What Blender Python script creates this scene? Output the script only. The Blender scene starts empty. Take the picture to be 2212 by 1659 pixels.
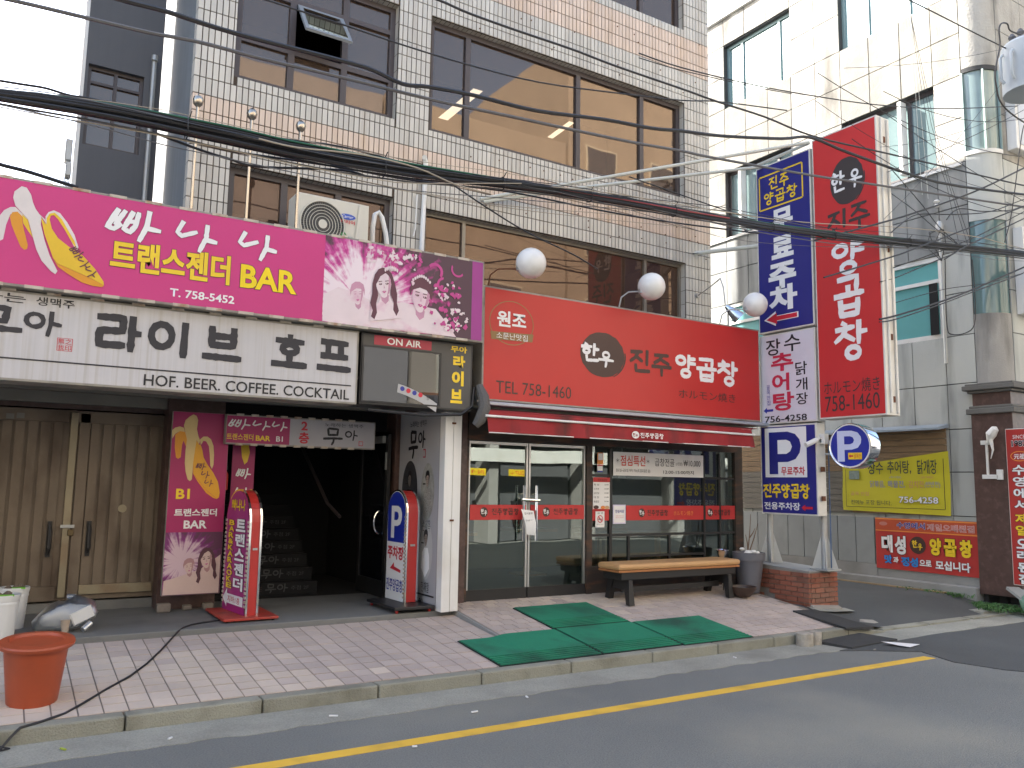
import bpy, bmesh, math, random
from mathutils import Vector, Matrix
R=math.radians
random.seed(7)
sc=bpy.context.scene
col=sc.collection
# ---------------------------------------------------------------- camera
cam=bpy.data.cameras.new('camera'); camo=bpy.data.objects.new('camera',cam); col.objects.link(camo)
YAW,PITCH,ROLL=R(31.873),R(7.0025),R(0.973)
fw=Vector((math.sin(YAW)*math.cos(PITCH),math.cos(YAW)*math.cos(PITCH),math.sin(PITCH)))
rt=Vector((math.cos(YAW),-math.sin(YAW),0)); up=rt.cross(fw)
r2=rt*math.cos(ROLL)+up*math.sin(ROLL); u2=up*math.cos(ROLL)-rt*math.sin(ROLL)
camo.matrix_world=Matrix(((r2.x,u2.x,-fw.x,0),(r2.y,u2.y,-fw.y,0),(r2.z,u2.z,-fw.z,1.6),(0,0,0,1)))
cam.sensor_fit='HORIZONTAL'; cam.sensor_width=36; cam.lens=36*1779/2212
cam.clip_start=.05; cam.clip_end=2000
sc.camera=camo
# ---------------------------------------------------------------- sky, sun, exposure
SUN=Vector((-.62,.9,.8)).normalized()
EL=math.asin(SUN.z); AZ=math.atan2(SUN.x,SUN.y)
w=bpy.data.worlds.new('World'); sc.world=w; w.use_nodes=True
nt=w.node_tree; nt.nodes.clear()
sky=nt.nodes.new('ShaderNodeTexSky'); sky.sky_type='NISHITA'; sky.sun_disc=False
sky.sun_elevation=EL; sky.sun_rotation=AZ; sky.air_density=1.0; sky.dust_density=2.6; sky.ozone_density=.6
bg=nt.nodes.new('ShaderNodeBackground'); bg.inputs[1].default_value=.15
wo=nt.nodes.new('ShaderNodeOutputWorld')
nt.links.new(sky.outputs[0],bg.inputs[0]); nt.links.new(bg.outputs[0],wo.inputs[0])
sl=bpy.data.lights.new('sun','SUN'); sl.energy=4.9; sl.angle=R(.5); sl.color=(1,.95,.88)
so=bpy.data.objects.new('sun',sl); col.objects.link(so); so.rotation_euler=SUN.to_track_quat('Z','Y').to_euler()
sc.view_settings.view_transform='Standard'; sc.view_settings.look='None'
sc.view_settings.exposure=2.1; sc.view_settings.gamma=1
try: sc.view_settings.use_curve_mapping=False
except Exception: pass
sc.cycles.max_bounces=7; sc.cycles.diffuse_bounces=4; sc.cycles.glossy_bounces=4; sc.cycles.transmission_bounces=5
sc.cycles.use_denoising=True; sc.cycles.transparent_max_bounces=24
# ---------------------------------------------------------------- materials
MC={}
def srgb(h):
    c=[int(h[i:i+2],16)/255 for i in (0,2,4)]
    return tuple(x/12.92 if x<.04045 else ((x+.055)/1.055)**2.4 for x in c)
def M(name,c,rough=.6,metal=0,var=.1,vs=2.5,bump=0,bs=60,streak=0,rnd=0,spec=.5,dirt=None,da=.5,ds=1.3,stretch=None,emit=0,g2=None):
    if name in MC: return MC[name]
    if isinstance(c,str): c=srgb(c)
    m=bpy.data.materials.new(name); m.use_nodes=True; n=m.node_tree; N=n.nodes; L=n.links
    b=N['Principled BSDF']; b.inputs['Roughness'].default_value=rough; b.inputs['Metallic'].default_value=metal
    b.inputs['Specular IOR Level'].default_value=spec
    g=N.new('ShaderNodeNewGeometry')
    def noise(sc_,det=4,vec=None,scale3=None):
        t=N.new('ShaderNodeTexNoise'); t.inputs['Scale'].default_value=sc_; t.inputs['Detail'].default_value=det
        if scale3:
            mp=N.new('ShaderNodeMapping'); mp.inputs['Scale'].default_value=scale3; L.new(g.outputs['Position'],mp.inputs[0]); L.new(mp.outputs[0],t.inputs['Vector'])
        else: L.new(g.outputs['Position'],t.inputs['Vector'])
        return t.outputs['Fac']
    def mth(op,a,b_,c_=None):
        t=N.new('ShaderNodeMath'); t.operation=op
        for i,v in enumerate((a,b_,c_)):
            if v is None: continue
            if isinstance(v,(int,float)): t.inputs[i].default_value=v
            else: L.new(v,t.inputs[i])
        return t.outputs[0]
    v=mth('MULTIPLY_ADD',noise(vs,5),2*var*1.6,1-var*1.6)
    f2=noise(bs,3)
    v=mth('ADD',v,mth('MULTIPLY_ADD',f2,(g2 if g2 is not None else var*.8),-(g2 if g2 is not None else var*.8)*.5))
    if streak: v=mth('ADD',v,mth('MULTIPLY_ADD',noise(1,4,scale3=stretch or (14,14,.7)),streak*3,-streak*1.5))
    if rnd:
        oi=N.new('ShaderNodeObjectInfo'); s=mth('FRACT',mth('ADD',oi.outputs['Random'],g.outputs['Random Per Island']),0)
        v=mth('ADD',v,mth('MULTIPLY_ADD',s,2*rnd,-rnd))
    vm=N.new('ShaderNodeVectorMath'); vm.operation='SCALE'; vm.inputs[0].default_value=c; L.new(v,vm.inputs['Scale'])
    out=vm.outputs[0]
    if dirt:
        rp=N.new('ShaderNodeValToRGB'); rp.color_ramp.elements[0].position=.5; rp.color_ramp.elements[1].position=.72
        L.new(noise(ds,6,scale3=stretch or (1,1,1)),rp.inputs[0])
        mx=N.new('ShaderNodeMix'); mx.data_type='RGBA'
        L.new(mth('MULTIPLY',rp.outputs[0],da),mx.inputs['Factor']); L.new(out,mx.inputs['A']); mx.inputs['B'].default_value=(*(srgb(dirt) if isinstance(dirt,str) else dirt),1)
        out=mx.outputs['Result']
    L.new(out,b.inputs['Base Color'])
    if bump:
        bp=N.new('ShaderNodeBump'); bp.inputs['Strength'].default_value=bump; bp.inputs['Distance'].default_value=.01
        L.new(f2,bp.inputs['Height']); L.new(bp.outputs[0],b.inputs['Normal'])
    if emit:
        L.new(out,b.inputs['Emission Color']); b.inputs['Emission Strength'].default_value=emit
    MC[name]=m; return m
def glass(name,tint,refl=.25,trans=.5,rough=0.0,body=(.02,.02,.02),wave=0):
    m=bpy.data.materials.new(name); m.use_nodes=True; n=m.node_tree; N=n.nodes; L=n.links; N.clear()
    o=N.new('ShaderNodeOutputMaterial'); gl=N.new('ShaderNodeBsdfGlossy'); gl.inputs['Roughness'].default_value=rough; gl.inputs['Color'].default_value=(*tint,1)
    tr=N.new('ShaderNodeBsdfTransparent'); tr.inputs[0].default_value=(*tint,1)
    df=N.new('ShaderNodeBsdfDiffuse'); df.inputs[0].default_value=(*body,1)
    a=N.new('ShaderNodeMixShader'); a.inputs[0].default_value=trans; L.new(df.outputs[0],a.inputs[1]); L.new(tr.outputs[0],a.inputs[2])
    fr=N.new('ShaderNodeFresnel'); fr.inputs[0].default_value=1.5
    ad=N.new('ShaderNodeMath'); ad.operation='ADD'; ad.use_clamp=True; ad.inputs[1].default_value=refl; L.new(fr.outputs[0],ad.inputs[0])
    b=N.new('ShaderNodeMixShader'); L.new(ad.outputs[0],b.inputs[0]); L.new(a.outputs[0],b.inputs[1]); L.new(gl.outputs[0],b.inputs[2])
    if wave:
        g=N.new('ShaderNodeNewGeometry'); t=N.new('ShaderNodeTexNoise'); t.inputs['Scale'].default_value=1.3; t.inputs['Detail'].default_value=1
        L.new(g.outputs['Position'],t.inputs['Vector']); bp=N.new('ShaderNodeBump'); bp.inputs['Strength'].default_value=wave; bp.inputs['Distance'].default_value=.05
        L.new(t.outputs['Fac'],bp.inputs['Height']); L.new(bp.outputs[0],gl.inputs['Normal'])
    L.new(b.outputs[0],o.inputs[0]); MC[name]=m; return m
# ---------------------------------------------------------------- object helpers
ORG={}
def tag(o,label=None,cat=None,group=None,kind=None):
    if label: o['label']=label
    if cat: o['category']=cat
    if group: o['group']=group
    if kind: o['kind']=kind
    return o
def thing(name,label=None,cat=None,loc=(0,0,0),group=None,rz=0,local=False,kind=None):
    o=bpy.data.objects.new(name,None); col.objects.link(o); o.location=loc; o.rotation_euler=(0,0,rz)
    o.empty_display_size=.1
    ORG[o.name]=Vector((0,0,0)) if local else Vector(loc)
    return tag(o,label,cat,group,kind)
def org(p):
    return ORG[p.name] if p else Vector((0,0,0))
class MB:
    def __init__(s): s.v=[]; s.f=[]
    def add(s,vs,fs):
        k=len(s.v); s.v+= [tuple(x) for x in vs]; s.f+=[tuple(k+i for i in f) for f in fs]; return s
    def box(s,a,b):
        x0,x1=sorted((a[0],b[0])); y0,y1=sorted((a[1],b[1])); z0,z1=sorted((a[2],b[2]))
        return s.add([(x0,y0,z0),(x1,y0,z0),(x1,y1,z0),(x0,y1,z0),(x0,y0,z1),(x1,y0,z1),(x1,y1,z1),(x0,y1,z1)],
            [(0,3,2,1),(4,5,6,7),(0,1,5,4),(1,2,6,5),(2,3,7,6),(3,0,4,7)])
    def hexa(s,b,t): # bottom 4, top 4
        return s.add(list(b)+list(t),[(0,3,2,1),(4,5,6,7),(0,1,5,4),(1,2,6,5),(2,3,7,6),(3,0,4,7)])
    def poly(s,pts): return s.add(pts,[tuple(range(len(pts)))])
    def prism(s,pts,d): # pts loop (Vectors), extruded by vector d
        n=len(pts); d=Vector(d)
        return s.add([Vector(p) for p in pts]+[Vector(p)+d for p in pts],[tuple(range(n))[::-1],tuple(range(n,2*n))]+[(i,(i+1)%n,n+(i+1)%n,n+i) for i in range(n)])
    def tube(s,pts,r,n=6,cap=True):
        pts=[Vector(p) for p in pts]; m=len(pts); rs=r if isinstance(r,(list,tuple)) else [r]*m; rings=[]
        prev=None
        for i,p in enumerate(pts):
            t=(pts[min(i+1,m-1)]-pts[max(i-1,0)]).normalized()
            if prev is None: a=t.cross(Vector((0,0,1)) if abs(t.z)<.9 else Vector((1,0,0))).normalized()
            else: a=(prev-t*prev.dot(t)).normalized()
            prev=a; b=t.cross(a)
            rings+=[p+(a*math.cos(2*math.pi*k/n)+b*math.sin(2*math.pi*k/n))*rs[i] for k in range(n)]
        f=[(i*n+k,i*n+(k+1)%n,(i+1)*n+(k+1)%n,(i+1)*n+k) for i in range(m-1) for k in range(n)]
        if cap: f+= [tuple(range(n))[::-1],tuple(range((m-1)*n,m*n))]
        return s.add(rings,f)
    def lathe(s,c,prof,n=24,sx=1,sy=1,axis='z',cap=True):
        vs=[]
        for r,z in prof:
            for k in range(n):
                a=2*math.pi*k/n; x,y=r*math.cos(a)*sx,r*math.sin(a)*sy
                vs.append((c[0]+x,c[1]+y,c[2]+z) if axis=='z' else ((c[0]+z,c[1]+x,c[2]+y) if axis=='x' else (c[0]+x,c[1]+z,c[2]+y)))
        m=len(prof)
        f=[(i*n+k,i*n+(k+1)%n,(i+1)*n+(k+1)%n,(i+1)*n+k) for i in range(m-1) for k in range(n)]
        if cap: f+= [tuple(range(n))[::-1],tuple(range((m-1)*n,m*n))]
        return s.add(vs,f)
    def build(s,name,m,parent=None,smooth=False,bevel=0,kind=None,label=None,cat=None,group=None):
        o_=org(parent); me=bpy.data.meshes.new(name)
        me.from_pydata([(x-o_.x,y-o_.y,z-o_.z) for x,y,z in s.v],[],s.f); me.materials.append(m)
        if smooth:
            me.polygons.foreach_set('use_smooth',[True]*len(me.polygons))
        me.update()
        o=bpy.data.objects.new(name,me); col.objects.link(o)
        if parent: o.parent=parent; ORG[o.name]=ORG[parent.name]
        else: ORG[o.name]=Vector((0,0,0))
        if bevel:
            md=o.modifiers.new('bevel','BEVEL'); md.width=bevel; md.segments=2; md.limit_method='ANGLE'; md.angle_limit=R(40)
        if smooth:
            md=o.modifiers.new('es','EDGE_SPLIT'); md.split_angle=R(35)
        return tag(o,label,cat,group,kind)
def box(name,a,b,m,parent=None,**k): return MB().box(a,b).build(name,m,parent,**k)
def tube(name,pts,r,m,parent=None,n=8,**k): return MB().tube(pts,r,n).build(name,m,parent,smooth=True,**k)
def inst(o,loc,parent,rot=None,scale=None,name=None):
    c=o.copy(); col.objects.link(c); c.parent=parent; c.location=loc
    if rot: c.rotation_euler=rot
    if scale: c.scale=scale
    ORG[c.name]=Vector((0,0,0)); return c
class Fr:
    def __init__(s,O,U,V): s.O,s.U,s.V=Vector(O),Vector(U),Vector(V); s.N=s.U.cross(s.V)
    def p(s,u,v,o=0): return s.O+s.U*u+s.V*v+s.N*o
def FY(y): return Fr((0,y,0),(1,0,0),(0,0,1))       # faces the street
def FX(x): return Fr((x,0,0),(0,-1,0),(0,0,1))      # faces left; u = -Y
def rect(name,fr,u0,v0,u1,v1,m,parent,off=.003):
    return MB().poly([fr.p(u0,v0,off),fr.p(u1,v0,off),fr.p(u1,v1,off),fr.p(u0,v1,off)]).build(name,m,parent)
def poly(name,fr,pts,m,parent,off=.003):
    return MB().poly([fr.p(u,v,off) for u,v in pts]).build(name,m,parent)
def ell(name,fr,cu,cv,ru,rv,m,parent,off=.003,n=28,ring=None):
    P=[(math.cos(2*math.pi*k/n),math.sin(2*math.pi*k/n)) for k in range(n)]
    b=MB()
    if ring:
        vs=[fr.p(cu+x*ru,cv+y*rv,off) for x,y in P]+[fr.p(cu+x*(ru-ring),cv+y*(rv-ring),off) for x,y in P]
        b.add(vs,[(k,(k+1)%n,n+(k+1)%n,n+k) for k in range(n)])
    else: b.poly([fr.p(cu+x*ru,cv+y*rv,off) for x,y in P])
    return b.build(name,m,parent)
def slab(name,fr,u0,v0,u1,v1,depth,m,parent=None,off=0,**k):
    b=MB(); b.hexa([fr.p(u0,v0,off),fr.p(u1,v0,off),fr.p(u1,v0,off-depth),fr.p(u0,v0,off-depth)],[fr.p(u0,v1,off),fr.p(u1,v1,off),fr.p(u1,v1,off-depth),fr.p(u0,v1,off-depth)])
    return b.build(name,m,parent,**k)
def text(parent,body,fr,bx,m,off=.006,bold=0,keep=False,outline=None,shear=0,name='lettering'):
    """Lettering fitted into the box bx=(u0,v0,u1,v1) of frame fr."""
    u0,v0,u1,v1=bx
    base=None
    for mm,bd,of in (([(outline[0],bold+outline[1],off-.002)] if outline else [])+[(m,bold,off)]):
        c=bpy.data.curves.new('lettering','FONT'); c.body=body; c.offset=bd; c.resolution_u=3; c.shear=shear; c.fill_mode='FRONT' if False else 'BOTH'
        t=bpy.data.objects.new('tmp',c); col.objects.link(t)
        me=bpy.data.meshes.new_from_object(t)
        bpy.data.objects.remove(t); bpy.data.curves.remove(c)
        xs=[v.co.x for v in me.vertices]; ys=[v.co.y for v in me.vertices]
        if not xs: return
        ext=(min(xs),max(xs),min(ys),max(ys))
        if base is None:
            e=bd-bold if outline else 0
            base=(ext[0]+e,ext[1]-e,ext[2]+e,ext[3]-e)
        sx=(u1-u0)/(base[1]-base[0]); sy=(v1-v0)/(base[3]-base[2])
        cu,cv=(u0+u1)/2,(v0+v1)/2
        if keep: sx=sy=min(sx,sy)
        mx,my=(base[0]+base[1])/2,(base[2]+base[3])/2
        o_=org(parent)
        for v in me.vertices:
            v.co=fr.p(cu+(v.co.x-mx)*sx,cv+(v.co.y-my)*sy,of)-o_
        me.materials.clear(); me.materials.append(mm)
        me.name=name
        o=bpy.data.objects.new(name,me); col.objects.link(o); o.parent=parent
    return o
def vtext(parent,body,fr,bx,m,**k):
    u0,v0,u1,v1=bx; n=len(body); h=(v1-v0)/n
    for i,ch in enumerate(body):
        if ch==' ': continue
        a=v1-(i+1)*h
        text(parent,ch,fr,(u0,a+h*.07,u1,a+h*.93),m,**k)
# brush-written syllables, strokes in a unit cell
def circ(x,y,r,ry=None,a0=100,n=12): return [(x+r*math.cos(R(a0+360*k/n)),y+(ry or r)*math.sin(R(a0+360*k/n))) for k in range(n+1)]
G={
'라':[[(.06,.93),(.62,.95),(.62,.56),(.1,.54),(.1,.12),(.66,.14)],[(.84,1),(.82,0)],[(.83,.52),(1.02,.52)]],
'이':[circ(.32,.58,.25,.34),[(.88,1),(.86,0)]],
'브':[[(.2,.98),(.2,.42)],[(.8,.98),(.8,.42)],[(.2,.72),(.8,.72)],[(.2,.44),(.8,.44)],[(0,.08),(1,.06)]],
'호':[[(.5,1.02),(.5,.9)],[(.12,.84),(.88,.82)],circ(.5,.58,.21,.15),[(.5,.4),(.5,.1)],[(.02,.07),(.98,.06)]],
'프':[[(.1,.95),(.9,.93)],[(.3,.93),(.3,.5)],[(.7,.93),(.7,.5)],[(.1,.48),(.9,.47)],[(0,.08),(1,.06)]],
'한':[[(.22,.97),(.36,.9)],[(.05,.8),(.56,.83)],circ(.3,.58,.15,.13),[(.7,1),(.67,.36)],[(.68,.7),(.92,.71)],[(.3,.32),(.32,.06),(.9,.1)]],
'우':[circ(.5,.76,.2,.18),[(.03,.44),(.5,.46),(.97,.43)],[(.52,.44),(.5,.2),(.46,0)]],
'진':[[(.06,.88),(.32,.9),(.6,.93)],[(.42,.9),(.26,.64),(.03,.46)],[(.3,.7),(.6,.5)],[(.84,1),(.82,.34)],[(.28,.34),(.3,.05),(.95,.08)]],
'주':[[(.15,.93),(.85,.96)],[(.55,.94),(.38,.72),(.12,.56)],[(.45,.75),(.88,.56)],[(.01,.4),(.99,.42)],[(.5,.4),(.5,0)]],
'양':[circ(.27,.74,.2,.17),[(.66,1),(.63,.42)],[(.66,.84),(.95,.86)],[(.65,.65),(.96,.64)],circ(.5,.18,.2,.15)],
'곱':[[(.14,.95),(.8,.98),(.76,.64)],[(.48,.76),(.48,.56)],[(.01,.53),(.99,.55)],[(.2,.4),(.22,.02)],[(.8,.4),(.78,.02)],[(.2,.23),(.8,.24)],[(.2,.03),(.8,.03)]],
'창':[[(.26,1),(.38,.93)],[(.06,.82),(.62,.86)],[(.4,.85),(.25,.65),(.03,.5)],[(.28,.7),(.62,.5)],[(.78,1),(.76,.4)],[(.77,.7),(1,.71)],circ(.58,.17,.2,.15)],
'빠':[[(.2,.92),(.0,.32),(.13,.27),(.27,.45)],[(.34,.9),(.16,.42)],[(.1,.6),(.26,.62)],[(.5,.9),(.33,.32),(.46,.24),(.56,.45),(.62,.9)],[(.38,.58),(.56,.6)],[(.84,1),(.8,.5),(.66,.0)],[(.8,.45),(1.08,.42)]],
'나':[[(.16,.95),(.02,.56),(.14,.45),(.52,.66)],[(.8,.95),(.78,.5),(.62,0)],[(.76,.45),(1.06,.4)]],
'무':[[(.26,1),(.76,.97),(.72,.62),(.26,.6),(.22,.98)],[(0,.36),(.5,.4),(1,.4)],[(.54,.4),(.53,.2),(.44,0)]],
'아':[circ(.28,.62,.24,.26),[(.74,1),(.73,.5),(.66,.05)],[(.73,.56),(1.02,.5)]],
}
def brush(parent,body,fr,boxes,m,w=.1,off=.006,rough=.12,outline=None,name='lettering'):
    rn=random.Random(len(body)*31+int(boxes[0][0]*100))
    b=MB(); bo=MB(); k=0
    for ch,(u0,v0,u1,v1) in zip(body,boxes):
        H=v1-v0; W=u1-u0
        for st in G[ch]:
            P=[Vector((u0+x*W,v0+y*H)) for x,y in st]
            # resample
            Q=[]
            for a,c in zip(P[:-1],P[1:]):
                n=max(1,int((c-a).length/(H*.09)))
                Q+=[a.lerp(c,i/n) for i in range(n)]
            Q.append(P[-1]); m_=len(Q); hw=w*H/2
            closed=(P[0]-P[-1]).length<1e-4
            wd=[hw*(1+rn.uniform(-rough,rough)) for _ in Q]
            if not closed: wd[0]*=.95; wd[-1]*=.7
            for B,ex,oo in ((b,0,off),(bo,outline[1]*H if outline else 0,off-.002)):
                if B is bo and not outline: continue
                vs=[]
                for i,p in enumerate(Q):
                    t=(Q[min(i+1,m_-1)]-Q[max(i-1,0)])
                    if closed and i in (0,m_-1): t=Q[1]-Q[-2]
                    t=t.normalized() if t.length>1e-6 else Vector((1,0))
                    nn=Vector((-t.y,t.x))
                    pp=p-(t*(hw*.4+ex) if (i==0 and not closed) else Vector((0,0)))+(t*(hw*.4+ex) if (i==m_-1 and not closed) else Vector((0,0)))
                    a=pp+nn*(wd[i]+ex); c=pp-nn*(wd[i]+ex)
                    vs+=[fr.p(a.x,a.y,oo+k*.00012),fr.p(c.x,c.y,oo+k*.00012)]
                B.add(vs,[(2*i,2*i+1,2*i+3,2*i+2) for i in range(m_-1)])
            k+=1
    if outline: bo.build(name,outline[0],parent)
    return b.build(name,m,parent)
def cells(u0,v0,u1,v1,n,gap=.12):
    w=(u1-u0)/(n+gap*(n-1)); return [(u0+i*w*(1+gap),v0,u0+i*w*(1+gap)+w,v1) for i in range(n)]
BUNDLE=[(-0.509,3.804,0.033),(-0.151,3.852,0.037),(0.040,3.872,0.047),(0.257,3.889,0.050),(0.474,3.903,0.057),(0.701,3.912,0.060),(1.191,3.922,0.068),(1.574,3.924,0.066),(1.974,3.938,0.070),(2.594,3.979,0.062),(3.218,4.047,0.042),(3.908,4.113,0.036),(4.694,4.168,0.038),(5.367,4.203,0.036),(6.547,4.284,0.035),(7.667,4.385,0.038),(9.281,4.575,0.037),(11.666,4.837,0.044),(14.246,5.082,0.052)]
WIRES={
 'grey1':(5.62,0.013,[(-0.48,4.45),(-0.13,4.48),(0.27,4.50),(0.65,4.52),(0.93,4.55),(1.37,4.56),(1.95,4.59),(2.71,4.62),(3.42,4.67),(4.69,4.76),(5.39,4.83),(5.81,4.86),(7.33,5.01),(8.58,5.16),(11.79,5.54),(13.65,5.76)]),
 'black1':(5.55,0.016,[(0.15,4.65),(0.47,4.65),(0.72,4.66),(1.17,4.65),(1.92,4.68),(2.17,4.68),(2.42,4.64),(2.65,4.68),(3.04,4.72),(3.64,4.75),(4.37,4.86),(4.93,4.92),(5.32,4.99),(5.84,5.07),(6.73,5.26),(7.21,5.39),(7.92,5.37),(9.58,5.40),(11.66,5.67),(13.51,5.91)]),
 'thin1':(6.9,0.008,[(1.63,5.78),(2.00,5.78),(2.38,5.78),(2.94,5.77),(3.67,5.78),(4.56,5.84),(5.60,6.01),(6.62,6.20),(7.23,6.35),(8.49,6.57)]),
 'thin2':(5.6,0.01,[(2.33,5.44),(2.71,5.46),(3.01,5.44),(3.49,5.44),(4.06,5.45),(4.55,5.44),(5.38,5.45),(5.86,5.45),(6.54,5.47),(7.32,5.45),(8.57,5.56),(9.69,5.66),(11.78,5.84),(13.65,6.06)]),
 'top_right':(5.3,0.008,[(8.17,7.33),(8.72,7.38),(10.18,7.42),(11.36,7.46),(12.47,7.51)]),
 'mid_sag':(6,0.007,[(5.17,5.94),(5.77,5.96),(6.94,6.09),(8.16,6.28),(9.23,6.48),(10.63,6.81),(12.77,7.43),(14.54,7.97)]),
 'mid_sag2':(6,0.005,[(5.17,5.89),(5.77,5.93),(6.94,6.07),(7.47,6.15)]),
 'diag1':(7,0.008,[(3.38,4.62),(3.58,4.56),(4.01,4.39),(4.50,4.22),(5.09,4.08),(5.43,3.97)]),
 'low_a':(5.7,0.009,[(0.71,3.88),(1.01,3.83),(1.21,3.81),(1.41,3.80),(2.01,3.91),(2.24,3.90)]),
 'low_b':(5.75,0.008,[(0.92,3.90),(1.23,3.89),(1.62,3.92),(2.03,3.95),(2.65,3.98),(3.51,4.07),(4.51,4.10),(5.36,4.15),(6.59,4.26)]),
 'thin_white1':(7.2,0.004,[(2.54,4.46),(3.33,4.47),(4.40,4.54),(5.65,4.70),(6.90,4.86),(8.26,5.08)]),
 'thin_white2':(7.2,0.004,[(2.55,4.43),(3.58,4.47),(4.70,4.54),(5.99,4.67),(6.90,4.77)]),
 'top_b':(5.7,0.008,[(-0.30,3.98),(-0.16,3.99),(-0.04,4.00),(0.08,4.01),(0.21,4.00),(0.34,4.01),(0.70,4.02),(1.05,4.02),(1.53,4.04),(2.00,4.09),(2.51,4.08)]),
 'tan':(5.5,0.006,[(1.35,3.92),(1.61,3.92),(2.09,3.98),(2.53,3.98),(2.87,3.92),(3.19,3.91)]),
 'corr':(9,0.02,[(-0.41,4.59),(-0.19,4.55),(0.04,4.53),(0.36,4.48),(0.48,4.46)]),
 'x_a':(5.6,0.012,[(7.29,4.27),(8.68,4.76),(9.31,5.00),(10.14,5.33),(10.87,5.65),(11.81,6.10),(13.03,6.68)]),
 'x_b':(5.5,0.01,[(7.29,3.84),(8.52,4.27),(8.99,4.45),(10.43,5.02),(11.54,5.47),(12.71,5.98)]),
 'x_c':(5.5,0.009,[(9.57,4.41),(10.16,4.70),(11.47,5.27),(12.69,5.82)]),
 'x_d':(5.65,0.007,[(8.76,4.21),(9.94,4.65),(10.83,5.02),(11.84,5.49),(13.05,6.03)]),
 'x_e':(5.6,0.007,[(8.67,4.61),(9.05,4.86),(9.34,4.96),(9.99,5.08),(10.87,5.29),(11.76,5.64),(12.95,6.09)]),
 'loop':(5.6,0.007,[(9.83,4.98),(9.95,5.09),(10.13,5.18),(10.37,5.22),(10.65,5.25),(11.35,5.40),(11.75,5.54),(12.93,5.91)]),
 'x_g':(6.2,0.006,[(9.65,5.80),(10.32,5.44),(10.69,5.21),(11.17,5.03)]),
 'x_g2':(6.2,0.005,[(9.63,5.46),(10.13,5.33),(10.70,5.14),(11.31,4.99)]),
 'x_v':(5.4,0.007,[(11.46,6.56),(11.36,6.34),(11.01,5.27),(10.78,4.81)]),
 'low1':(5.6,0.012,[(8.38,3.54),(8.69,3.62),(9.50,3.87),(10.17,4.10),(10.89,4.37),(11.65,4.66),(12.82,5.10)]),
 'low1b':(5.55,0.008,[(8.30,3.49),(8.61,3.56),(9.51,3.85),(10.34,4.14),(11.53,4.55),(12.70,5.00)]),
 'low2':(5.7,0.007,[(8.56,4.02),(8.88,4.12),(9.45,4.35),(10.08,4.60)]),
 'low3':(5.7,0.005,[(8.81,3.80),(9.88,4.12),(10.86,4.34),(11.84,4.63)]),
 'hang':(6.4,0.008,[(11.15,4.87),(11.12,4.33),(11.12,3.90),(11.21,3.80),(11.57,3.86),(11.82,4.02),(11.87,4.44),(11.85,4.98)]),
 'tcable':(5,0.01,[(10.67,7.42),(10.41,7.39),(10.35,7.46),(10.21,7.42),(10.14,7.31),(10.14,7.10),(10.00,6.75),(10.00,6.54),(10.11,6.33),(10.61,6.23),(11.64,6.20)]),
 'dside':(8.3,0.006,[(8.14,4.90),(8.72,5.04),(9.46,5.22)]),
 'blk_seg':(6.9,0.007,[(5.80,5.07),(7.91,4.94)]),
}
STRANDS=[
 [(10.73,8.50),(10.78,7.29),(10.80,6.32),(10.83,5.78)],
 [(10.73,8.50),(10.86,7.31),(10.94,6.36),(10.97,5.75)],
 [(10.73,8.50),(10.94,7.34),(11.10,6.67),(11.46,6.05),(11.69,5.26)],
 [(10.73,8.50),(11.01,7.42),(11.14,6.89),(11.52,6.07),(11.93,5.24)],
 [(10.73,8.50),(11.07,7.44),(11.21,6.88),(11.59,6.05),(12.03,5.26)],
]
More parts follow.
